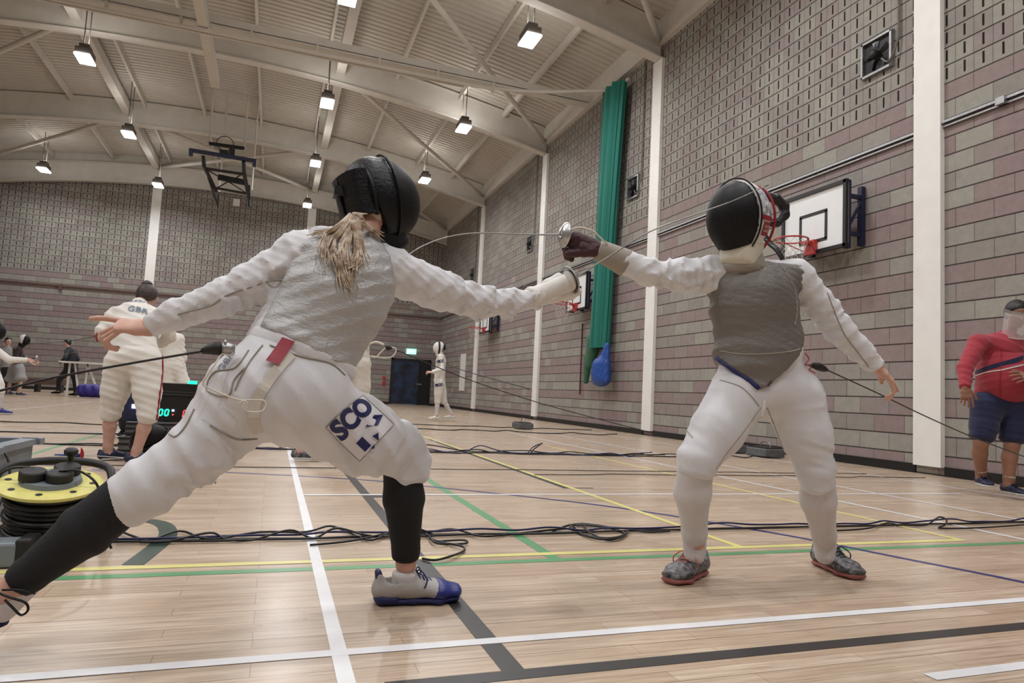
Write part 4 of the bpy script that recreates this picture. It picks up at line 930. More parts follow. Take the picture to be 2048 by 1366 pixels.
def figure(name, label, J, h=.016, top='offwhite', bottom='offwhite', sock='sock', shoecol=('shoegrey', 'solew'), g=1.0, gp=1.0, sleeves=True, breeches=True, skin='skin2', hands=(None, None), gl=(None, None), faceon=True, extra=None, tfold=.004, hg=.006, calf=True, st=.02, sb=.022, group=None):
    base = V(J['pel'].x, J['pel'].y, 0)
    t = thing(name, label, 'person', base, group)
    hp = []
    for s, hd in zip('LR', hands):
        if hd is not None: hp += hd
    bp = body(J, g, gp) + headp(J, 1.0, faceon)
    ex = [(hp, hg)] if hp else []
    B = sobj('body', bp, MT[skin], t, h, extra=ex)
    lat = J['sR'] - J['sL']; hl = J['hR'] - J['hL']
    T = [Prim(lerp(J['pel'], J['wai'], .35), J['wai'], (.155 * g + st, .11 * g + st), (.13 * g + st, .095 * g + st), hl, .04), Prim(J['wai'], J['che'], (.13 * g + st, .095 * g + st), (.148 * g + st, .1 * g + st), lat, .05),
         Prim(J['che'], lerp(J['che'], J['nek'], .85), (.135 * g + st, .09 * g + st), (.06 + st * .5, .06 + st * .5), lat, .04), Prim(J['sL'], J['sR'], .05 + st, .05 + st, None, .04)]
    for i, s in enumerate('LR'):
        if sleeves: T += [Prim(J['s' + s], J['e' + s], .048 * gp + st, .036 * gp + st, None, .03, 1, (tfold * 1.2, 4, .15, i)), Prim(J['e' + s], lerp(J['e' + s], J['w' + s], .96), .036 * gp + st, .027 * gp + st * .7, None, .02, .4, (tfold, 4, .15, i + 1))]
        else: T += [Prim(J['s' + s], lerp(J['s' + s], J['e' + s], .7), .05 * gp + st, .046 * gp + st, None, .03, .4)]
    sobj('jacket' if sleeves else 'shirt', T, MT[top], t, h, folds=[(tfold, .14, (.5, .1, 1), 5, 2.6)])
    Bt = [Prim(J['pel'], lerp(J['pel'], J['wai'], .8), (.155 * g + sb, .115 * g + sb), (.13 * g + sb * .6, .095 * g + sb * .6), hl, .05)]
    for i, s in enumerate('LR'):
        kn, an = J['k' + s], J['a' + s]; end = lerp(kn, an, .14) if breeches == True else (lerp(kn, an, .95) if breeches == 'long' else lerp(J['h' + s], kn, .86))
        Bt += [Prim(J['h' + s], lerp(J['h' + s], kn, .55), .1 * gp + sb, .078 * gp + sb, None, .04, 1, (tfold * .6, 3, .2, i)), Prim(lerp(J['h' + s], kn, .55), kn if breeches in (True, 'long') else end, .078 * gp + sb, .056 * gp + sb * (.8 if breeches in (True, 'long') else 2.2), None, .03, .5 if breeches not in (True, 'long') else 1, (tfold * .8, 3, .2, i + 2))]
        if breeches in (True, 'long'): Bt += [Prim(kn, end, .056 * gp + sb * .8, (.055 if breeches == True else .045) * gp + sb * .5, None, .02, .3)]
    sobj('breeches' if breeches == True else ('trousers' if breeches == 'long' else 'shorts'), Bt, MT[bottom], t, h, folds=[(tfold * .8, .12, (.3, .1, 1), 9, 2.4)])
    for s in 'LR':
        if sock and breeches != 'long':
            kn, an = J['k' + s], J['a' + s]; c1 = lerp(kn, an, .32); back = J.get('b' + s, V(0, 0, 0))
            f0 = .0 if sock != 'ankle' else .86
            if sock == 'ankle': sobj('sock', [Prim(lerp(kn, an, .8), an, .04 * gp, .038, None, .01, .4)], MT['sock'], t, h * .7)
            else: sobj('sock', [Prim(lerp(kn, an, .02), c1 + back * .012, .052 * gp, .056 * gp, None, .02), Prim(c1 + back * .012, lerp(kn, an, .85), .056 * gp, .038 * gp, None, .02), Prim(lerp(kn, an, .85), an, .038 * gp, .037 * gp, None, .02)], MT[sock], t, h * .8)
        if shoecol and 'd' + s in J:
            o = J['a' + s].copy(); o.z = max(0.002, J['a' + s].z - .085)
            shoe(t, o, J['d' + s], mu=shoecol[0], msole=shoecol[1], h=min(h, .012), laces=h < .012)
    if extra: extra(t, B)
    return t
def JJ(Y, **kw):
    J = {}
    for k, v in kw.items():
        if isinstance(v, Vector): J[k] = v
        elif k in ('f', 'u', 'dL', 'dR', 'bL', 'bR'): J[k] = Vector(v).normalized()
        else: J[k] = at(v[0], v[1], v[2] if len(v) > 2 else Y)
    return J
def hair(parent, J, m='dark', s=1.0, bun=None, h=.012, low=-.02):
    c, f, u = J['hea'], J['f'], J.get('u', V(0, 0, 1)); u = (u - f * u.dot(f)).normalized(); sd = f.cross(u)
    q = lambda a, b, c_: c + (f * a + u * b + sd * c_) * s
    P = [ell(q(-.02, .038, 0), (.082 * s, .096 * s, .092 * s), sd, u, .02), ell(q(-.04, .0, 0), (.076 * s, .06 * s, .075 * s), sd, u, .03)]
    cuts = [(q(.055, .06, 0), f - u * .9)]
    a = sobj('hair', P, MT[m], parent, h, cuts=cuts)
    if bun is not None: sobj('hair_bun', [ell(q(*bun), (.045 * s, .035 * s, .035 * s), sd, u, .01), ell(q(bun[0] + .01, bun[1] + .012, bun[2] - .01), (.03 * s, .035 * s, .03 * s), sd, u, .01)], MT[m], a, h * .8, folds=[(.003, .02, (1, .4, .5), 2, 1)])
    return a
# ---------------------------------------------------------------- left fencer, seen from behind in a lunge
J = JJ(2.0, pel=(575, 760, 1.97), wai=(615, 685, 1.99), che=(685, 555, 2.02), nek=(722, 470, 2.05), hea=(752, 408, 2.1), sL=(607, 512, 1.99), sR=(775, 540, 2.08), eL=(440, 598, 1.98), wL=(293, 657, 2.02),
       eR=(955, 604, 2.12), wR=(1078, 592, 2.12), hL=(505, 800, 1.93), hR=(635, 815, 2.02), kL=(268, 985, 1.9), kR=(806, 903, 2.18), aL=(14, 1186, 1.95), aR=(812, 1128, 2.225), f=(.88, .42, .2), u=(-.25, .0, 1))
J['bR'] = V(-1, -.3, 0); J['bL'] = V(.2, -.6, .5).normalized()
FL = thing('fencer', 'person in white fencing kit and silver vest lunging right, seen from behind', 'person', (J['pel'].x, J['pel'].y, 0))
dW = V(-1, .05, .02)
hb = hand(J['wL'] + V(.01, 0, 0), V(-1, .1, .06), V(0, -.45, .9), 1, 1.0, (.12, 1.0, 1.15, 1.25), .2, .45)
gR = J['wR']; gd = at(1150, 556, 2.09) - gR
B = sobj('body', body(J, .95, .95) + headp(J), MT['skin'], FL, .01, extra=[(hb, .0035)])
lat = J['sR'] - J['sL']; hl = J['hR'] - J['hL']
# white jacket: sleeves and collar
T = [Prim(at(600, 715, 1.985), J['wai'], (.155, .12), (.145, .112), hl, .04), Prim(J['wai'], J['che'], (.145, .112), (.155, .115), lat, .05), Prim(J['che'], at(715, 480, 2.05), (.14, .1), (.06, .062), lat, .04),
     Prim(J['sL'], J['sR'], .066, .066, None, .04),
     Prim(J['sL'], at(505, 568, 1.985), .072, .058, None, .03, 1, (0.0114, 2.5, .2, 0.)), Prim(at(505, 568, 1.985), J['eL'], .058, .049, None, .02, 1, (0.0095, 2, .2, 1.)), Prim(J['eL'], at(355, 628, 2.0), .05, .043, None, .02, 1, (0.0076, 2, .2, 2.)), Prim(at(355, 628, 2.0), at(300, 653, 2.02), .042, .03, None, .02, .3),
     Prim(J['sR'], at(872, 578, 2.1), .077, .066, None, .03, 1, (0.0152, 3, .25, 0.)), Prim(at(872, 578, 2.1), J['eR'], .066, .058, None, .02, 1, (0.0152, 2.5, .3, 1.2)), Prim(J['eR'], at(1010, 606, 2.12), .058, .052, None, .02, 1, (0.0152, 2, .3, 2.1)), Prim(at(1010, 606, 2.12), at(1072, 597, 2.12), .049, .039, None, .02, .3, (0.0057, 2, .2, 2.))]
jk = sobj('jacket', T, MT['jacket'], FL, .008, folds=[(.009, .11, (.8, .1, -.7), 5, 1.6), (.004, .05, (.5, .3, .8), 21, 2.0)])
b = MB()
P_ = [at(u, v, Y) for u, v, Y in ((575, 562, 1.935), (540, 562, 1.93), (500, 575, 1.93), (455, 590, 1.93), (420, 612, 1.935), (370, 625, 1.95), (310, 643, 1.985))]
b.tube(spline(P_, 5), .0028, 6); b.build('sleeve_seam', MT['gloveg'], jk, smooth=True)
# silver vest
VS = [Prim(at(607, 700, 1.985), J['wai'], (.158, .128), (.152, .121), hl, .04), Prim(J['wai'], at(660, 600, 2.0), (.152, .121), (.162, .124), lat, .05), Prim(at(660, 600, 2.0), J['che'], (.162, .124), (.165, .125), lat, .04), Prim(J['che'], at(716, 474, 2.06), (.15, .11), (.068, .068), lat, .04),
      Prim(lerp(J['sL'], J['sR'], .06), lerp(J['sL'], J['sR'], .96), .076, .076, None, .04)]
sl = (J['sL'] - J['sR']).normalized()
vest = sobj('vest', VS, MT['lame'], FL, .008, cuts=[(J['sL'] + V(-.012, 0, 0), V(-1, .12, .35)), (J['sR'] + V(-.005, 0, 0), V(1, .1, .3)), (at(612, 702, 1.98), V(-.42, 0, -1)), (at(722, 458, 2.05), V(.35, 0, 1))],
            folds=[(.010, .2, (.25, .2, 1), 3, 3.0), (.0045, .09, (-.4, .1, 1), 8, 3.0)])
# breeches
BR = [Prim(J['pel'], at(610, 700, 1.985), (.165, .135), (.15, .12), hl, .05), ell(at(525, 790, 1.9), (.115, .115, .12), None, None, .05), ell(at(614, 800, 1.94), (.122, .12, .128), None, None, .04),
      Prim(at(490, 800, 1.94), at(405, 898, 1.91), .125, .082, None, .04, 1, (0.0095, 2, .3, .3)), Prim(at(405, 898, 1.91), at(295, 975, 1.9), .082, .074, None, .03, 1, (0.0152, 2.5, .3, 1.)), Prim(at(295, 975, 1.9), at(238, 1012, 1.905), .074, .066, None, .02, .3),
      Prim(at(606, 808, 2.0), at(722, 872, 2.09), .124, .114, None, .04, 1, (0.0076, 2, .25, 2.)), Prim(at(725, 873, 2.09), at(796, 897, 2.17), .118, .085, None, .03, 1, (0.0076, 2, .2, 3.)), Prim(at(796, 897, 2.17), at(814, 925, 2.18), .085, .076, None, .02), Prim(at(814, 920, 2.18), at(818, 958, 2.18), .076, .072, None, .015, .25, (0.0038, 2, .1, 1.))]
br = sobj('breeches', BR, MT['white'], FL, .008, folds=[(.007, .12, (.75, .1, .6), 4, 1.5)])
# waistband, label, straps, pocket seams
ztop = V(.16, 0, -.04)
wb = [Prim(at(604, 716, 1.985), at(612, 698, 1.985), (.166, .136), (.162, .133), hl, .01, .15)]
sobj('waistband', wb, MT['white'], br, .007)
pts, fs = rect2d(.034, .075, 4, 6); decal('red_label', MT['redlabel'], br, br, pts, fs, at(560, 699, 1.8), V(1, 0, -.3), V(.45, 0, 1), V(-.1, -1, .1), .014)
for pp, w_ in (([(584, 706), (560, 732), (534, 766), (514, 800), (508, 835), (516, 868)], .013),):
    rows = []; P_ = spline([at(u, v, 1.8) for u, v in pp], 5)
    bm = bmesh.new(); dg = bpy.context.evaluated_depsgraph_get(); ev = br.evaluated_get(dg); me = ev.to_mesh(); bm.from_mesh(me); ev.to_mesh_clear(); tree = BVHTree.FromBMesh(bm); bm.free()
    L_, R_ = [], []
    for i, p in enumerate(P_):
        hit = tree.ray_cast(p - V(0, .3, 0), V(0, 1, 0), 1.0); y = hit[0].y - .006 if hit[0] else 1.82
        tt = (P_[min(i + 1, len(P_) - 1)] - P_[max(0, i - 1)]).normalized(); sd = V(tt.z, 0, -tt.x) * w_
        L_.append(V(p.x, y, p.z) + sd); R_.append(V(p.x, y, p.z) - sd)
    b = MB(); b.grid([L_, R_]); b.build('belt_strap', MT['strap'], br, solid=.003)
def onsurf(tgt, pix, Y0=1.6, off=.003):
    dg = bpy.context.evaluated_depsgraph_get(); ev = tgt.evaluated_get(dg); me = ev.to_mesh(); bm = bmesh.new(); bm.from_mesh(me); ev.to_mesh_clear(); tree = BVHTree.FromBMesh(bm); bm.free()
    C_ = V(0, 0, EYE); out = []; q_ = spline([V(u, v, 0) for u, v in pix], 6)
    for u, v, _w in q_:
        d = (at(u, v, 2.0) - C_).normalized(); hit = tree.ray_cast(C_, d, 12); out.append((hit[0] - d * (off + .0012)) if hit[0] else None)
    return [p for p in out if p is not None]
for pp in ([(497, 700), (470, 735), (428, 745), (414, 780), (455, 792), (468, 760), (490, 735)], [(525, 690), (500, 722), (478, 760), (470, 780)], [(420, 850), (470, 878), (515, 878)], [(388, 818), (372, 850), (352, 872), (338, 868)], [(540, 690), (600, 712), (660, 726), (690, 750)]):
    P_ = onsurf(br, pp, off=.0015)
    if len(P_) > 2: b = MB(); b.tube(spline(P_, 5), .0022, 5); b.build('seam', MT['gloveg'], br, smooth=True)
# leg badge
o_ = at(725, 850, 1.9); ux_ = at(742, 800, 1.9) - at(678, 868, 1.9); nr_ = V(-.1, -1, .15); uy_ = V(-ux_.z, 0, ux_.x)
pts, fs = rect2d(.146, .126, 12, 10); decal('badge', MT['patch'], br, br, pts, fs, o_, ux_, uy_, nr_, .004)
b = MB(); P_ = []
for (x, y) in ((-.073, -.063), (.073, -.063), (.073, .063), (-.073, .063), (-.073, -.063)): P_.append(o_ + ux_.normalized() * x + uy_.normalized() * y)
Q_ = []
for i in range(4): Q_ += [lerp(P_[i], P_[i + 1], k / 8) for k in range(8)]
bm = bmesh.new(); dg = bpy.context.evaluated_depsgraph_get(); ev = br.evaluated_get(dg); me = ev.to_mesh(); bm.from_mesh(me); ev.to_mesh_clear(); tree = BVHTree.FromBMesh(bm); bm.free()
hits = [tree.ray_cast(p + nr_.normalized() * .25, -nr_.normalized(), .6)[0] for p in Q_]; hits = [p + nr_.normalized() * .005 for p in hits if p is not None]
b.tube(hits, .0012, 5, closed=True); b.build('badge_stitching', MT['gloveg'], br, smooth=True)
pts, fs = text2d('SCO', .068, 2, 1.0, .0035); decal('badge_lettering', MT['navyink'], br, br, [(x - .0, y + .033) for x, y in pts], fs, o_, ux_, uy_, nr_, .0065)
fl_ = []
for poly in (((.005, -.008), (.05, -.002), (.07, -.02), (.035, -.03)), ((-.045, -.02), (-.02, -.02), (-.02, -.055), (-.045, -.055)), ((.0, -.04), (.02, -.045), (.004, -.062)), ((-.03, -.06), (-.012, -.06), (-.02, -.068))): fl_.append(poly)
pv, pf = [], []
for poly in fl_:
    b0 = len(pv); pv += list(poly); pf.append(tuple(range(b0, b0 + len(poly))))
decal('badge_flag', MT['navyink'], br, br, pv, pf, o_, ux_, uy_, nr_, .0085)
pts, fs = text2d('GBR', .03, 1); decal('hip_print', MT['greyink'], br, br, pts, fs, at(450, 722, 1.85), at(462, 700, 1.85) - at(440, 740, 1.85), V(-1, 0, .6), V(-.2, -1, .1), .003)
# calf sleeves, socks, shoes
sobj('calf_sleeve', [Prim(at(805, 945, 2.18), at(808, 1000, 2.185), .062, .064, None, .02, .5), Prim(at(808, 1000, 2.185), at(812, 1100, 2.22), .064, .045, None, .02), Prim(at(812, 1095, 2.22), at(811, 1114, 2.225), .045, .044, None, .01, .2)], MT['blackcloth'], FL, .008)
sobj('calf_sleeve', [Prim(at(262, 988, 1.9), at(170, 1062, 1.91), .062, .063, None, .02, .5), Prim(at(170, 1062, 1.91), at(58, 1150, 1.935), .063, .043, None, .02, .5), Prim(at(60, 1148, 1.935), at(40, 1164, 1.94), .044, .041, None, .01, .2)], MT['blackcloth'], FL, .008)
sobj('sock', [Prim(at(809, 1148, 2.228), at(805, 1182, 2.232), .041, .036, None, .01, .4)], MT['sock'], FL, .006)
o_ = atz(793, 1204); o_.y = 2.235; shoe(FL, o_, V(1, .0, 0), mu='shoegrey', msole='navyink', mtoe='blue', mlace='navyink', mheel='navyink', s=1.08, wd=1.25, h=.005)
aL = J['aL']; ud = V(.45, -.35, .85).normalized(); od = aL - ud * .1
sobj('sock', [Prim(aL + V(.04, 0, .03), od + ud * .05, .038, .04, None, .01, .4)], MT['sock'], FL, .007)
shoe(FL, V(od.x - .02, od.y, max(od.z, .035)), V(-.75, -.62, -.12), ud, mu='blue', msole='navyink', mlace='navyink', s=1.05, h=.006)
b = MB(); b.tube(spline([at(-5, 1185, 1.9), at(20, 1195, 1.88), at(50, 1205, 1.87), at(56, 1220, 1.87), at(42, 1230, 1.87), at(25, 1215, 1.88), at(10, 1200, 1.9)], 6), .0028, 6); b.tube(spline([at(5, 1180, 1.9), at(40, 1180, 1.88), at(70, 1187, 1.87)], 5), .0026, 6); b.build('shoelace', MT['mblack'], FL, smooth=True)
# glove
gd = (at(1132, 566, 2.1) - at(1078, 592, 2.12))
sobj('glove', [Prim(at(1062, 597, 2.12), at(1092, 587, 2.12), .041, .036, None, .015, .3)], MT['mwhite'], FL, .006, extra=[([Prim(at(1086, 589, 2.12), at(1134, 567, 2.095), .036, .033, None, .01, .8)], .006), (hand(at(1086, 589, 2.12), gd, V(.1, -.9, .4), 1, 1.08, (1.25, 1.35, 1.4, 1.4), .04, .1, .006), .0045)], folds=[(.005, .05, (.8, .2, -.5), 33, 1.5)])
# mask
mc = J['hea'] + V(.0, .0, .012)
mk = mask(FL, mc, (.9, .25, .28), (-.35, 0, 1), MT['wire'], MT['mblack'], MT['mblack'], .88, .007, 'mask', True, .005, .06)
f_ = V(.9, .25, .28).normalized(); u_ = (V(-.35, 0, 1) - f_ * V(-.35, 0, 1).dot(f_)).normalized(); s_ = f_.cross(u_)
mq = lambda a, b_, c_: mc + (f_ * a + u_ * b_ + s_ * c_) * .86
b = MB()
r = [mq(-.055, .13 * math.sin(a), .112 * math.cos(a)) for a in np.linspace(-.6, math.pi + .6, 30)]; b.tube(r, .007, 6)
b.build('mask_back_rim', MT['mblack'], mk, smooth=True)
b = MB()
for z0 in (.07, .03, -.01, -.05):
    P_ = [mq(-.06 - .07 * math.cos(a) ** .5 if abs(a) < 1.5 else -.06, z0, .1 * math.sin(a)) for a in np.linspace(-1.5, 1.5, 13)]
    b.grid([[p + u_ * .018 for p in P_], [p - u_ * .018 for p in P_]])
b.build('back_strap', MT['mblack'], mk, solid=.006)
b = MB(); b.tube([mq(-.13, .085, -.01), mq(-.14, .03, 0), mq(-.135, -.05, .0)], [.012, .014, .01], 8, flat=.5); b.box(mq(-.135, .04, 0), (.03, .05, .03)); b.build('strap_buckle', MT['rubber'], mk)
# hair
hc = J['hea']; 
sobj('hair', [ell(mq(-.03, .005, 0), (.09, .082, .112), s_, u_, .02), Prim(mq(-.085, -.06, 0), at(712, 452, 1.93), .026, .02, None, .02)], MT['blond'], FL, .008, folds=[(.003, .018, (1, .2, .25), 3, 1)])
hs = MB(); rr = random.Random(5)
for k, (pp) in enumerate([[(702, 432), (690, 455), (668, 480), (662, 515), (672, 545)], [(704, 432), (696, 460), (682, 490), (684, 530), (692, 570)], [(706, 434), (700, 470), (694, 500), (700, 540), (706, 580)], [(708, 432), (712, 470), (712, 505), (704, 540), (700, 560)],
                         [(702, 430), (680, 452), (655, 470), (646, 505), (650, 530)], [(710, 430), (718, 465), (722, 500), (712, 530), (690, 545)], [(708, 428), (730, 436), (752, 452), (766, 474), (764, 482)], [(710, 432), (725, 448), (742, 462), (758, 478)], [(706, 430), (716, 450), (716, 480), (722, 520), (724, 545)],
                         [(700, 434), (686, 446), (668, 462), (640, 470), (628, 476)], [(704, 434), (692, 470), (676, 505), (678, 548), (684, 575)]]):
    P_ = []
    for i, (u, v) in enumerate(pp): P_.append((u, v))
    S_ = onsurf(vest, P_[2:], off=.008); A_ = [at(P_[0][0], P_[0][1], 1.96), at(P_[1][0], P_[1][1], 1.915)]
    Q = spline(A_ + S_, 6)
    if len(Q) > 4:
        for z in range(8):
            off = V(rr.uniform(-.016, .016), rr.uniform(-.004, .001), rr.uniform(-.008, .02)); n_ = len(Q); w_ = rr.uniform(.5, 1.5)
            hs.tube([p + off * (.25 + i / n_ * w_) for i, p in enumerate(Q)], [.0028 * (1 - .75 * i / n_) + .0006 for i in range(n_)], 5)
hs.build('ponytail', MT['blond'], FL, smooth=True)
# ---------------------------------------------------------------- foils
def foil(label, c, ax, blade, mg='alu', mb='blade', gd=None):
    t = thing('foil', label, 'foil', c); ax = Vector(ax).normalized()
    b = MB(); guard(b, c, ax, .05, .018); b.build('guard', MT[mg], t, smooth=True, solid=.0015)
    b = MB(); n = 8 * (len(blade) - 1) + 1; b.tube(spline([Vector(c) + ax * .01] + blade, 8), [.0042 - .0022 * i / (8 * len(blade)) for i in range(8 * len(blade) + 1)], 6, flat=.8); b.tube([blade[-1], blade[-1] + (blade[-1] - blade[-2]).normalized() * .012], .0035, 8); b.build('blade', MT[mb], t, smooth=True)
    b = MB(); c = Vector(c); ga = Vector(gd).normalized() if gd else -ax; b.tube([c, c + ga * .02, c + ga * .06, c + ga * .1], [.009, .012, .012, .009], 10); b.build('grip', MT['rubber'], t, smooth=True)
    b = MB(); b.lathe([(.0, .012), (.03, .008), (.036, 0), (.034, -.006), (0, -.006)], c - ax * .006, ax, 24); b.build('guard_pad', MT['mwhite'], t, smooth=True)
    return t
g1 = at(1143, 560, 2.08); foil('foil of the left fencer, its blade rising right across the dark mask', g1, V(.82, -.05, .42), [at(1220, 512, 2.06), at(1300, 463, 2.03), at(1405, 424, 1.99), at(1470, 400, 1.96), at(1531, 372, 1.96)], 'alu', 'blade', at(1088, 588, 2.115) - g1)
g2 = at(1129, 470, 2.36); foil('foil of the right fencer, its blade bent over toward the left fencer', g2, V(-1, -.04, .02), [at(1060, 469, 2.35), at(960, 466, 2.33), at(900, 473, 2.3), at(850, 490, 2.26), at(815, 511, 2.22), at(800, 524, 2.19)], 'metal', 'blade', at(1195, 498, 2.356) - g2)

# ---------------------------------------------------------------- right fencer, facing the camera
J = JJ(2.2, pel=(1525, 775, 2.22), wai=(1520, 690, 2.22), che=(1505, 590, 2.22), nek=(1478, 520, 2.23), hea=(1478, 440, 2.2), sR=(1425, 550, 2.27), sL=(1590, 555, 2.2), eR=(1300, 545, 2.3), wR=(1212, 505, 2.35),
       eL=(1678, 660, 2.16), wL=(1757, 737, 2.12), hR=(1478, 785, 2.24), hL=(1580, 790, 2.2), kR=(1396, 920, 2.2), kL=(1632, 940, 2.16), aR=(1390, 1105, 2.325), aL=(1650, 1095, 2.3), f=(-.5, -.86, -.05), u=(.05, 0, 1))
J['bR'] = V(0, 1, 0); J['bL'] = V(0, 1, 0)
RFt = thing('fencer', 'person in grey vest, white kit and dark mask facing the camera on guard', 'person', (J['pel'].x, J['pel'].y, 0))
hb = hand(J['wL'] + V(-.005, 0, .0), V(.8, -.1, -.58), V(.45, -.55, .7), -1, 1.0, (.1, .55, .75, .85), .16, .55)
sobj('body', body(J, 1.0, 1.0) + headp(J), MT['skin'], RFt, .01, extra=[(hb, .0035)])
lat = J['sL'] - J['sR']; hl = J['hL'] - J['hR']
T = [Prim(J['pel'] + V(0, 0, .03), J['wai'], (.165, .12), (.16, .115), hl, .04), Prim(J['wai'], J['che'], (.16, .115), (.165, .118), lat, .05), Prim(J['che'], at(1480, 530, 2.23), (.15, .1), (.075, .07), lat, .04), Prim(J['sL'], J['sR'], .07, .07, None, .04),
     Prim(J['sR'], at(1360, 550, 2.285), .073, .064, None, .03, 1, (0.0114, 2.5, .3, .2)), Prim(at(1360, 550, 2.285), J['eR'], .064, .057, None, .02, 1, (0.0133, 2.5, .3, 1.2)), Prim(J['eR'], at(1245, 522, 2.33), .057, .05, None, .02, .6, (0.0114, 2, .3, 2.2)),
     Prim(J['sL'], at(1640, 610, 2.18), .075, .064, None, .03, 1, (0.0095, 2, .2, .4)), Prim(at(1640, 610, 2.18), J['eL'], .064, .058, None, .02, 1, (0.0114, 2, .25, 1.5)), Prim(J['eL'], at(1720, 700, 2.14), .058, .05, None, .02, 1, (0.0114, 3, .3, 2.5)), Prim(at(1720, 700, 2.14), at(1752, 732, 2.12), .05, .04, None, .02, .3, (0.0057, 2, .2, 3.))]
jk = sobj('jacket', T, MT['jacket'], RFt, .008, folds=[(.007, .12, (.6, .1, -.7), 15, 1.8)])
b = MB(); P_ = onsurf(jk, [(1655, 585), (1672, 630), (1690, 670), (1712, 700), (1738, 735)], off=.001); b.tube(spline(P_, 5), .002, 5); b.build('sleeve_seam', MT['gloveg'], jk, smooth=True)
VS = [Prim(at(1528, 800, 2.22), at(1522, 720, 2.22), (.2, .158), (.188, .142), hl, .04), Prim(at(1522, 720, 2.22), at(1519, 690, 2.22), (.188, .142), (.17, .13), hl, .04), Prim(at(1520, 700, 2.22), at(1508, 620, 2.22), (.168, .128), (.172, .13), lat, .05), Prim(at(1508, 620, 2.22), J['che'], (.172, .13), (.175, .128), lat, .04), Prim(J['che'], at(1482, 532, 2.23), (.155, .11), (.085, .08), lat, .04), Prim(lerp(J['sR'], J['sL'], .08), lerp(J['sR'], J['sL'], .95), .078, .08, None, .04)]
sl = (J['sR'] - J['sL']).normalized()
vest = sobj('vest', VS, MT['lame2'], RFt, .008, cuts=[(J['sR'] + sl * .0, sl + V(0, 0, .3)), (J['sL'] - sl * .01, -sl + V(0, 0, .4)), (at(1531, 786, 2.08), V(-.57, .25, -.82)), (at(1531, 786, 2.08), V(.72, .25, -.7)), (at(1482, 520, 2.2), V(0, 0, 1))],
            folds=[(.007, .15, (.15, .2, 1), 13, 1.5), (.003, .06, (.4, .1, 1), 18, 1.8)])
sobj('vest_collar', [Prim(at(1482, 540, 2.21), at(1480, 512, 2.215), (.1, .095), (.088, .085), lat, .02, .5)], MT['bib'], vest, .007, folds=[(.004, .03, (0.1, 0, 1), 6, .8)])
b = MB(); P_ = onsurf(vest, [(1433, 716), (1452, 730), (1478, 748), (1500, 762)], off=.0); P_ += onsurf(vest, [(1512, 772), (1524, 782)], off=.0)
b.tube(spline(P_, 5), .009, 6); b.build('vest_edging', MT['navyink'], vest, smooth=True)
b = MB(); P_ = onsurf(vest, [(1440, 702), (1480, 708), (1530, 708), (1580, 703), (1600, 698)], off=-.001); b.tube(spline(P_, 5), .0025, 5); b.build('waist_seam', MT['gloveg'], vest, smooth=True)
b = MB(); P_ = onsurf(vest, [(1553, 520), (1572, 545), (1590, 580), (1594, 620), (1590, 650)], off=.0); b.tube(spline(P_, 5), .003, 5); b.build('armhole_seam', MT['gloveg'], vest, smooth=True)
BR = [Prim(J['pel'], at(1520, 715, 2.22), (.185, .13), (.165, .118), hl, .05), Prim(at(1478, 790, 2.23), at(1435, 860, 2.21), .118, .1, None, .035, 1, (0.0038, 2, .2, .3)), Prim(at(1435, 860, 2.21), at(1397, 915, 2.2), .1, .078, None, .03, 1, (0.0076, 2, .2, 1.)), Prim(at(1397, 915, 2.2), at(1391, 945, 2.2), .078, .07, None, .02, .4, (0.0095, 1.5, .2, 1.)),
      Prim(at(1585, 795, 2.2), at(1612, 870, 2.17), .125, .098, None, .035, 1, (0.0038, 2, .2, 2.)), Prim(at(1612, 870, 2.17), at(1630, 935, 2.16), .098, .075, None, .03, 1, (0.0076, 2, .2, 3.)), Prim(at(1630, 935, 2.16), at(1634, 972, 2.17), .075, .066, None, .02, .4, (0.0076, 1.5, .2, 2.))]
br = sobj('breeches', BR, MT['white'], RFt, .008, folds=[(.004, .12, (.5, .1, .8), 14, 1.5)])
b = MB(); P_ = onsurf(br, [(1388, 790), (1372, 850), (1385, 875)], off=.0)
if len(P_) > 1: b.tube(spline(P_, 4), .002, 5)
for pp in ([(1522, 815), (1490, 860), (1455, 905), (1432, 938)], [(1534, 815), (1556, 870), (1580, 930), (1598, 975)], [(1440, 760), (1478, 772), (1500, 790), (1518, 812)]):
    P_ = onsurf(br, pp, off=-.001)
    if len(P_) > 2: b.tube(spline(P_, 5), .0022, 5)
b.build('seam', MT['gloveg'], br, smooth=True)
b = MB(); b.tube(spline([at(1529, 800, 2.09), at(1527, 818, 2.085), at(1524, 832, 2.09)], 5), [.006] * 11, 6, flat=.4); b.build('crotch_strap', MT['strap'], br)
for a_, b_, c_, nmx in (((1393, 925, 2.2), (1388, 985, 2.235), (1389, 1090, 2.325), 'R'), ((1634, 950, 2.165), (1640, 1000, 2.2), (1650, 1090, 2.3), 'L')):
    a_, b_, c_ = at(*a_), at(*b_), at(*c_); sobj('sock', [Prim(a_, b_ + V(0, .01, 0), .067, .069, None, .02), Prim(b_ + V(0, .01, 0), lerp(b_, c_, .75), .069, .047, None, .02), Prim(lerp(b_, c_, .75), c_, .047, .044, None, .02), Prim(c_, c_ - V(0, 0, .04), .044, .041, None, .01)], MT['sock'], RFt, .008)
oR = atz(1388, 1152); tR = atz(1336, 1172); oL = atz(1654, 1136); tL = atz(1722, 1163)
shoe(RFt, V(oR.x, oR.y, 0), V(tR.x - oR.x, tR.y - oR.y, 0), mu='shoedark', msole='coral', mtoe=None, mlace='lacered', s=1.08, h=.006, wd=1.18)
shoe(RFt, V(oL.x, oL.y, 0), V(tL.x - oL.x, tL.y - oL.y - .02, 0), mu='shoedark', msole='coral', mlace='mblack', s=1.08, h=.006, wd=1.18)
gd = at(1140, 474, 2.36) - at(1205, 503, 2.355)
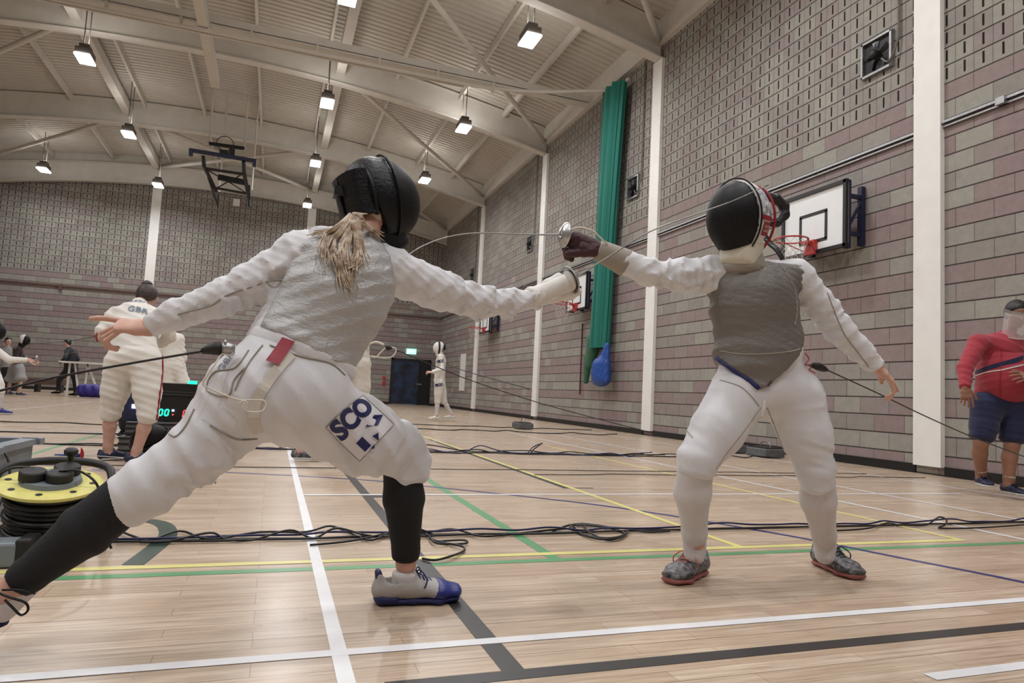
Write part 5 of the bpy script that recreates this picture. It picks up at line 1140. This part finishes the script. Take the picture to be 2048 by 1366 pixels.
gl = sobj('glove', [Prim(at(1210, 505, 2.352), at(1190, 497, 2.355), .037, .033, None, .01, .5)], MT['glove'], RFt, .006, extra=[([Prim(at(1192, 497, 2.355), at(1147, 480, 2.36), (.036, .028), (.038, .026), V(0, 0, 1), .01, .8)], .006), (hand(at(1199, 500, 2.355), gd, V(.2, -.75, .55), -1, 1.12, (1.2, 1.3, 1.35, 1.35), .05, .35, .005), .0045)])
sobj('glove_cuff', [Prim(at(1252, 526, 2.33), at(1196, 500, 2.355), .055, .042, None, .01, .2)], MT['gloveg'], gl, .007)
b = MB(); b.tube(spline([at(1140, 462, 2.33), at(1158, 455, 2.31), at(1185, 462, 2.3), at(1203, 478, 2.3), at(1215, 488, 2.31)], 5), .0035, 6); tag(b.build('body_wire', MT['cord'], smooth=True), 'thin clear wire from the raised guard into the brown glove cuff', 'wire')
ff = V(-.95, -.33, -.06); mc = J['hea'] + V(-.008, -.015, .0)
mk = mask(RFt, mc, ff, (.0, 0, 1), MT['wire'], MT['mwhite'], MT['bibc'], .98, .007, 'mask', True, .0035, .085)
f_ = ff.normalized(); u_ = (V(0, 0, 1) - f_ * f_.z).normalized(); s_ = f_.cross(u_)
sidem = [o for o in mk.children if o.name.startswith('mask_side')][0]
sc = s_ if s_.dot(V(-.57, -.82, 0)) > 0 else -s_; bk = -f_ + V(0, 0, 0)
pos = lambda a, z: mc + f_ * a + sc * .12 + u_ * z
pts, fs = rect2d(.075, .115, 8, 10); decal('mask_print', MT['mprint'], mk, sidem, pts, fs, pos(-.012, .05), bk, u_, sc, .003)
b = MB(); b.tube([mc + (f_ * -.06 + u_ * .146 * math.sin(a) + s_ * .119 * math.cos(a)) * .98 for a in np.linspace(0, 2 * math.pi, 41)[:-1]], .005, 6, closed=True)
b.build('red_piping', MT['mred'], mk, smooth=True)
pts, fs = rect2d(.085, .018, 8, 2); decal('red_band', MT['mred'], mk, sidem, pts, fs, pos(-.012, -.016), bk, u_, sc, .005)
pts, fs = rect2d(.045, .05, 5, 5); decal('mask_badge', MT['mred'], mk, sidem, pts, fs, pos(-.008, -.058), bk, u_, sc, .005)
pts, fs = text2d('SCOT\nLAND', .015, 1); decal('badge_lettering', MT['mwhite'], mk, sidem, pts, fs, pos(-.008, -.058), bk, u_, sc, .007)
# dark hair: bun loop behind the mask and locks falling on the shoulder
hr = sobj('hair', [ell(mc - f_ * .05 + u_ * .01, (.085, .07, .1), s_, u_, .02), Prim(at(1520, 392, 2.22), at(1552, 396, 2.2), .024, .018, None, .012), Prim(at(1552, 398, 2.2), at(1568, 412, 2.2), .02, .02, None, .01), Prim(at(1568, 412, 2.2), at(1569, 430, 2.2), .02, .02, None, .01), Prim(at(1569, 430, 2.2), at(1554, 446, 2.2), .02, .017, None, .01), Prim(at(1554, 446, 2.2), at(1525, 445, 2.22), .017, .016, None, .008)], MT['dark'], RFt, .006, sm=3)
b = MB()
for k in range(14):
    o_ = rr.uniform(-.012, .012); b.tube(spline([at(1528 + o_ * 300, 470, 2.27), at(1540 + o_ * 400, 487, 2.25 + o_), at(1555 + o_ * 500, 500, 2.22 + o_), at(1566 + o_ * 300, 515 + k % 4 * 3, 2.2 + o_)], 5), [.007 - .0003 * i for i in range(16)], 5)
b.build('hair_lock', MT['dark'], hr, smooth=True)
# ---------------------------------------------------------------- cords to the two fencers
t = thing('piste_cable', 'dark retracting cord rising to the plug at the left fencer\'s hip', 'cord', (-.6, 1.7, 0))
p0 = at(408, 702, 1.83)
b = MB(); b.tube(spline([at(-60, 797, 1.72), at(100, 757, 1.75), at(260, 727, 1.79), p0], 6), .0032, 6); b.build('cord_line', MT['bladed'], t, smooth=True)
b = MB(); b.tube([p0 - V(.006, 0, .001), at(418, 699, 1.83), at(428, 697, 1.83), at(440, 697, 1.83), at(444, 697, 1.83)], [.006, .013, .017, .018, .014], 10); b.build('plug', MT['rubber'], t, smooth=True)
b = MB(); b.lathe([(0, 0), (.015, 0), (.017, .012), (.012, .03), (0, .03)], at(444, 697, 1.83), V(1, 0, .05), 12); b.tube([at(450, 690, 1.82), at(452, 680, 1.82)], .004, 6); b.build('socket', MT['alu'], t, smooth=True)
b = MB(); b.tube(spline([at(452, 697, 1.83), at(470, 690, 1.83), at(462, 710, 1.82), at(445, 708, 1.82), at(432, 725, 1.8), at(415, 750, 1.79), at(406, 768, 1.79), at(418, 776, 1.79), at(450, 790, 1.77), at(480, 800, 1.76), at(520, 800, 1.755), at(532, 806, 1.755), at(525, 822, 1.75), at(500, 824, 1.75), at(485, 815, 1.75), at(480, 806, 1.75), at(490, 802, 1.75), at(496, 812, 1.75), at(490, 822, 1.75)], 6), .0022, 6); b.build('white_cord', MT['cord'], t, smooth=True)
t = thing('piste_cable', 'dark retracting cord running down right from the plug at the grey vest', 'cord', (2.4, 2.2, 0))
p0 = at(1656, 741, 2.14)
b = MB(); b.tube(spline([p0, at(1750, 784, 2.17), at(1850, 832, 2.2), at(1950, 876, 2.24), at(2080, 925, 2.3)], 6), .0026, 6); b.build('cord_line', MT['bladed'], t, smooth=True)
b = MB(); b.tube([p0, at(1648, 738, 2.14), at(1636, 733, 2.14), at(1624, 730, 2.14)], [.005, .013, .016, .01], 10); b.build('plug', MT['rubber'], t, smooth=True)
b = MB(); b.tube(spline([at(1610, 706, 2.12), at(1618, 718, 2.12), at(1612, 728, 2.12), at(1622, 734, 2.12), at(1618, 740, 2.12), at(1630, 746, 2.12)], 5), .0024, 6); b.build('body_wire', MT['redpaint'], t, smooth=True)

# ---------------------------------------------------------------- back-view fencer with lettering
J = JJ(6.2, pel=(268, 715, 6.15), wai=(266, 680, 6.2), che=(268, 634, 6.38), nek=(280, 607, 6.48), hea=(294, 597, 6.56), sL=(230, 632, 6.4), sR=(322, 634, 6.36), eL=(204, 662, 6.3), wL=(214, 694, 6.4), eR=(340, 672, 6.45), wR=(318, 690, 6.55),
       hL=(242, 728, 6.18), hR=(292, 728, 6.12), kL=(222, 825, 6.25), kR=(296, 830, 6.05), aL=(215, 905, 6.3), aR=(270, 912, 6.08), f=(.1, .9, -.45), u=(0, .3, 1), dL=(.75, .6, 0), dR=(.95, .25, 0))
J['wL'].z += .05
def ex(t, B):
    hair(t, J, 'brown', 1.0, (-.07, .1, 0), .01)
    pts, fs = text2d('GBR', .075, 1, 1.1, .002)
    jk_ = [o for o in t.children if o.name.startswith('jacket')][0]
    o_ = at(277, 627, 6.3); decal('back_lettering', MT['greyink'], jk_, jk_, pts, fs, o_, V(1, 0, -.06), V(0, .5, 1), V(0, -.85, .5), .006)
    pts, fs = text2d('BREEN', .062, 1, 1.1, .002); decal('back_name', MT['greyink'], jk_, jk_, pts, fs, at(274, 612, 6.4), V(1, 0, -.06), V(0, .7, 1), V(0, -.6, .8), .006)
    br_ = [o for o in t.children if o.name.startswith('breeches')][0]
    b = MB()
    for u0 in ((322, 690, 325, 740, 318, 800, 313, 840),):
        P_ = onsurf(br_, [(u0[i], u0[i + 1]) for i in range(0, 8, 2)], off=.0)
        if len(P_) > 2: b.tube(spline(P_, 5), .009, 5)
    if b.v: b.build('side_stripe', MT['mred'], br_, smooth=True)
figure('fencer', 'person in white kit with grey back lettering and hair bun, bending away', J, .012, 'offwhite', 'offwhite', None, ('shoenavy', 'solew'), 1.08, 1.0, skin='skin2', extra=ex, gl=(None, None), tfold=.008, sb=.028, st=.02)
pr = J['wL']; foil('thin dark foil held out left by the back-view fencer', at(196, 672, 6.3), V(-1, 0, .05), [at(180, 675, 6.3), at(120, 684, 6.3), at(60, 688, 6.3)], 'fire', 'bladed')
# ---------------------------------------------------------------- fencer behind, hidden by the scoring box
J = JJ(10.8, pel=(346, 728), wai=(345, 712), che=(343, 682), nek=(338, 662), hea=(333, 648), sL=(326, 672), sR=(360, 676), eL=(318, 700), wL=(316, 722), eR=(366, 705), wR=(372, 722), hL=(338, 740), hR=(356, 740), kL=(336, 795), kR=(376, 785), aL=(334, 845), aR=(392, 832), f=(-.3, .9, -.2), dL=(0, 1, 0), dR=(.8, .5, 0))
figure('fencer', 'person in white kit partly hidden behind the scoring box', J, .022, tfold=.012, st=.008, sb=.012, faceon=False, extra=lambda t, B: hair(t, J, 'brown', 1, None, .02))
# ---------------------------------------------------------------- fencer hidden behind the left fencer's hips
J = JJ(6.5, pel=(702, 722, 6.5), wai=(704, 690, 6.5), che=(712, 640, 6.5), nek=(716, 610, 6.5), hea=(722, 585, 6.5), sL=(690, 625, 6.5), sR=(738, 628, 6.5), eL=(676, 660, 6.5), wL=(665, 690, 6.45), eR=(735, 672, 6.6), wR=(722, 700, 6.5), hL=(688, 735, 6.5), hR=(716, 732, 6.5), kL=(655, 820, 6.45), kR=(722, 805, 6.55), aL=(600, 900, 6.48), aR=(738, 882, 6.6), f=(.6, .7, 0), dL=(1, -.1, 0), dR=(.6, .8, 0))
figure('fencer', 'person in white kit standing behind the lunging fencer, one shoe showing', J, .016, shoecol=('shoedark', 'solew'), tfold=.006, faceon=False, extra=lambda t, B: hair(t, J, 'brown', 1, None, .02))
t = thing('piste_cable', 'white looped cord with dark plug beside the half-hidden fencer', 'cord', at(775, 695, 6.5))
b = MB(); b.tube(spline([at(735, 690, 6.4), at(752, 684, 6.4), at(768, 690, 6.4)], 5), .012, 6); b.tube(spline([at(740, 712, 6.4), at(752, 714, 6.4), at(766, 700, 6.4), at(776, 694, 6.4), at(792, 698, 6.4), at(786, 712, 6.4), at(770, 716, 6.4), at(742, 712, 6.4)], 5), .007, 6); b.build('white_cord', MT['cord'], t, smooth=True)
b = MB(); b.tube([at(771, 696, 6.4), at(776, 695, 6.4), at(784, 697, 6.4)], [.015, .03, .01], 8); b.build('plug', MT['rubber'], t, smooth=True)
b = MB(); b.tube(spline([at(792, 700, 6.45), at(850, 724, 6.7), at(950, 764, 7.0), at(1100, 812, 7.3), at(1290, 862, 7.6), at(1370, 880, 7.7)], 6), .005, 6); b.build('cord_line', MT['bladed'], t, smooth=True)
# ---------------------------------------------------------------- masked fencer by the door
J = JJ(15.7, pel=(879, 760), wai=(880, 745), che=(882, 722), nek=(881, 707), hea=(879, 696), sL=(881, 714, 15.5), sR=(884, 714, 15.9), eL=(884, 738, 15.35), wL=(864, 745, 15.3), eR=(885, 738, 16.0), wR=(864, 743, 15.9), hL=(879, 767, 15.6), hR=(881, 767, 15.8), kL=(875, 803, 15.6), kR=(888, 802, 15.8), aL=(873, 832, 15.6), aR=(904, 830, 15.8), f=(-1, 0, -.05), dL=(-1, 0, 0), dR=(-.8, 0, 0))
def ex(t, B):
    mask(t, J['hea'], (-1, -.1, 0), (0, 0, 1), MT['mwhite'], MT['mwhite'], MT['mwhite'], 1.0, .018, 'mask')
    c = J['hea']; b = MB(); b.tube([c + V(-.03, .135 * math.cos(a), .165 * math.sin(a)) for a in np.linspace(0, 2 * math.pi, 25)[:-1]], .02, 6, closed=True); b.build('mask_band', MT['mblack'], t)
    b = MB(); b.box(c + V(.11, 0, .02), (.05, .14, .13)); b.build('mask_strap', MT['mblack'], t, bevel=.01)
    for o_, s_ in ((at(884, 722, 15.3), .2), (at(882, 770, 15.3), .22)):
        for o in t.children:
            if (o.name.startswith('jacket') and s_ == .2) or (o.name.startswith('breeches') and s_ == .22):
                pts, fs = text2d('SCO', .085, 1, 1, .006); decal('kit_print', MT['navyink'], o, o, pts, fs, o_, V(1, 0, .2), V(0, 0, 1), V(0, -1, 0), .01)
figure('fencer', 'person in white kit and white mask walking left by the black door', J, .02, tfold=.006, faceon=False, extra=ex, sock='sock', shoecol=('mwhite', 'solew'), hands=(hand(J['wL'], V(-1, 0, .1), V(0, -.5, .8), 1, 1.1, (1, 1, 1, 1)), None), hg=.01)
lead('piste_cable', 'thin dark cord running right from the white masked fencer', [at(893, 728, 15.4), at(930, 742, 14.6), at(1000, 762, 13.5), at(1060, 778, 12.6)], .009)
# ---------------------------------------------------------------- referee in red
J = JJ(4.25, pel=(2008, 800, 4.27), wai=(2003, 750, 4.27), che=(2003, 700, 4.27), nek=(2018, 668, 4.25), hea=(2034, 630, 4.15), sR=(1956, 686, 4.27), sL=(2062, 690, 4.2), eR=(1930, 735, 4.25), wR=(1930, 775, 4.18), eL=(2085, 740, 4.1), wL=(2058, 756, 3.95), hR=(1975, 810, 4.3), hL=(2030, 812, 4.22),
       kR=(1962, 885, 4.3), kL=(2024, 890, 4.2), aR=(1962, 952, 4.42), aL=(2017, 968, 4.24), f=(-.5, -.8, -.35), dR=(-.5, -.85, 0), dL=(-.2, -.98, 0))
J['bL'] = V(0, 1, 0); J['bR'] = V(0, 1, 0)
def ex(t, B):
    hair(t, J, 'dark', 1.05, None, .01)
    jk_ = [o for o in t.children if o.name.startswith('jacket')][0]
    sobj('belly', [ell(J['wai'] + V(.02, -.06, -.03), (.28, .22, .25), V(1, 0, 0), None, .05), Prim(J['che'], J['wai'], (.22, .15), (.24, .17), V(1, 0, 0), .05)], MT['red'], jk_, .012, folds=[(.006, .12, (.1, .2, 1), 5, 1.)])
    bl = [o for o in jk_.children if o.name.startswith('belly')][0]
    for pp, m, w_ in (([(1948, 745), (1975, 736), (2003, 730), (2030, 724), (2047, 718)], 'navy', .035), ([(1948, 752), (1975, 744), (2003, 740), (2030, 734), (2047, 730)], 'mwhite', .008)):
        P_ = onsurf(bl, pp, off=.004); 
        if len(P_) > 2:
            Q = spline(P_, 5); b = MB(); b.grid([[p + V(0, 0, w_ * min(1, i / len(Q) + .3)) for i, p in enumerate(Q)], [p - V(0, 0, w_ * .5) for p in Q]]); b.build('jacket_stripe', MT[m], jk_, solid=.004)
    b = MB(); P_ = onsurf(bl, [(2004, 690), (2003, 720), (2001, 750), (2000, 790)], off=.003); b.tube(spline(P_, 5), .004, 5); b.build('zip', MT['mred'], jk_)
    # clear face shield
    c, f = J['hea'] + V(0, 0, 0), V(-.55, -.72, -.45).normalized(); u = (V(0, 0, 1) - f * f.z).normalized(); s = f.cross(u)
    b = MB(); rows = []
    for j in range(6):
        z = .06 - j * .045; rows.append([c + f * (.13 * math.cos(a) + .02 + j * .006) + s * (.115 * math.sin(a)) + u * z for a in np.linspace(-1.45, 1.45, 17)])
    b.grid(rows); sh = b.build('face_shield', MT['plastic'], t, smooth=True, solid=.002)
    b = MB(); b.grid([[p + u * .012 for p in rows[0]], [p - u * .015 for p in rows[0]]]); b.build('shield_band', MT['alu'], sh, solid=.004)
    b = MB(); b.tube([p for p in rows[-1]], .003, 5); b.build('shield_edge', MT['cord'], sh)
figure('referee', 'person in red jacket, navy shorts and clear face shield by the wall', J, .011, 'red', 'navy', 'ankle', ('shoenavy', 'solew'), 1.42, 1.22, breeches='shorts', skin='skind', extra=ex, tfold=.008, sb=.016, st=.022,
       hands=(hand(J['wL'], V(-1, -.1, .1), V(-.3, -.8, .5), 1, 1.1), hand(J['wR'], V(.1, -.1, -1), V(-.6, -.7, 0), -1, 1.1, (.3, .5, .6, .7))))
# ---------------------------------------------------------------- far group at left
J = JJ(22.6, pel=(34, 735), wai=(34, 725), che=(36, 703), nek=(41, 691), hea=(47, 680), sL=(30, 698, 22.9), sR=(38, 698, 22.3), eL=(45, 712, 22.9), wL=(56, 722, 22.8), eR=(30, 715, 22.2), wR=(40, 724, 22.2), hL=(28, 740, 22.7), hR=(38, 740, 22.5), kL=(20, 762, 22.8), kR=(42, 762, 22.4), aL=(16, 787, 22.9), aR=(38, 787, 22.4), f=(1, 0, -.1), dL=(1, 0, 0), dR=(1, 0, 0))
def ex(t, B): mask(t, J['hea'], (1, 0, -.15), (0, 0, 1), MT['wire'], MT['mwhite'], MT['mblack'], 1.05, .025, 'mask')
figure('fencer', 'person in dark top, pale shorts and black mask at far left', J, .03, 'darkred', 'grey', None, ('shoenavy', 'solew'), 1.05, 1.0, breeches='shorts', faceon=False, extra=ex, tfold=.01, sb=.05)
J = JJ(24.5, pel=(14, 738), wai=(14, 725), che=(15, 706), nek=(16, 694), hea=(17, 683), sL=(8, 700), sR=(22, 700), eL=(5, 715), wL=(6, 728), eR=(24, 715), wR=(26, 728), hL=(11, 742), hR=(18, 742), kL=(11, 762), kR=(18, 762), aL=(11, 783), aR=(18, 783), f=(.6, -.8, 0), dL=(.6, -.8, 0), dR=(.6, -.8, 0))
figure('spectator', 'person with dark hair and grey top standing behind the pale-shorts fencer', J, .03, 'grey', 'darkcloth', None, ('shoenavy', 'solew'), .95, .95, breeches='long', extra=lambda t, B: hair(t, J, 'dark', 1.1, None, .025))
J = JJ(12.7, pel=(-22, 745), wai=(-24, 728), che=(-26, 700), nek=(-20, 680), hea=(-12, 662), sL=(-30, 692, 12.9), sR=(-18, 694, 12.5), eL=(-45, 715, 12.9), wL=(-60, 735, 12.9), eR=(18, 720, 12.5), wR=(56, 720, 12.5), hL=(-30, 757, 12.8), hR=(-14, 757, 12.6), kL=(-50, 790, 12.9), kR=(-1, 782, 12.5), aL=(-75, 815, 12.9), aR=(-2, 817, 12.55), f=(1, 0, 0), dL=(.3, -1, 0), dR=(1, 0, 0))
def ex(t, B): mask(t, J['hea'], (1, 0, -.1), (0, 0, 1), MT['wire'], MT['mred'], MT['maroon'], 1.0, .018, 'mask')
figure('fencer', 'person in white kit at the left picture edge, gloved arm stretched right', J, .018, 'offwhite', 'offwhite', 'sock', ('blue', 'solew'), 1.0, 1.0, faceon=False, extra=ex, hands=(None, hand(J['wR'], V(1, 0, .05), V(0, -.6, .8), 1, 1.2, (1, 1, 1, 1))), hg=.009)
foil('pale foil held out by the fencer at the left picture edge', at(74, 717, 12.5), V(1, 0, .15), [at(85, 715, 12.5), at(130, 708, 12.5), at(168, 701, 12.5)], 'alu', 'blade')
J = JJ(24.8, pel=(142, 735), wai=(141, 725), che=(141, 706), nek=(137, 695), hea=(134, 687), sL=(133, 702, 24.6), sR=(150, 703, 25), eL=(130, 716, 24.3), wL=(118, 727, 24.3), eR=(156, 718), wR=(154, 730), hL=(137, 740), hR=(148, 740), kL=(118, 760), kR=(150, 763), aL=(116, 782), aR=(151, 787), f=(-.9, -.3, -.2), dL=(-1, 0, 0), dR=(-1, 0, 0))
figure('spectator', 'person dressed all in black stepping left near the white trestle', J, .03, 'darkcloth', 'darkcloth', None, ('mblack', 'mblack'), 1.15, 1.05, breeches='long', faceon=False, extra=lambda t, B: hair(t, J, 'dark', 1.1, None, .025), tfold=.01)
# operator crouching behind the cases
J = JJ(9.0, pel=(262, 822), wai=(262, 806), che=(260, 782), nek=(258, 768), hea=(258, 755), sL=(248, 778), sR=(274, 778), eL=(246, 800, 8.8), wL=(256, 812, 8.7), eR=(280, 800, 8.8), wR=(270, 812, 8.7), hL=(253, 828), hR=(270, 828), kL=(246, 812, 8.6), kR=(276, 812, 8.6), aL=(250, 850, 8.7), aR=(272, 850, 8.7), f=(0, -.9, -.4), dL=(0, -1, 0), dR=(0, -1, 0))
for s in 'LR': J['a' + s].z = .09
J['pel'].z = .28; J['hL'].z = J['hR'].z = .24
figure('operator', 'person in maroon top crouching behind the cases, seen between the bent fencer\'s legs', J, .022, 'maroon', 'darkcloth', None, ('mblack', 'solew'), .95, .95, breeches='long', extra=lambda t, B: hair(t, J, 'brown', 1, None, .02))
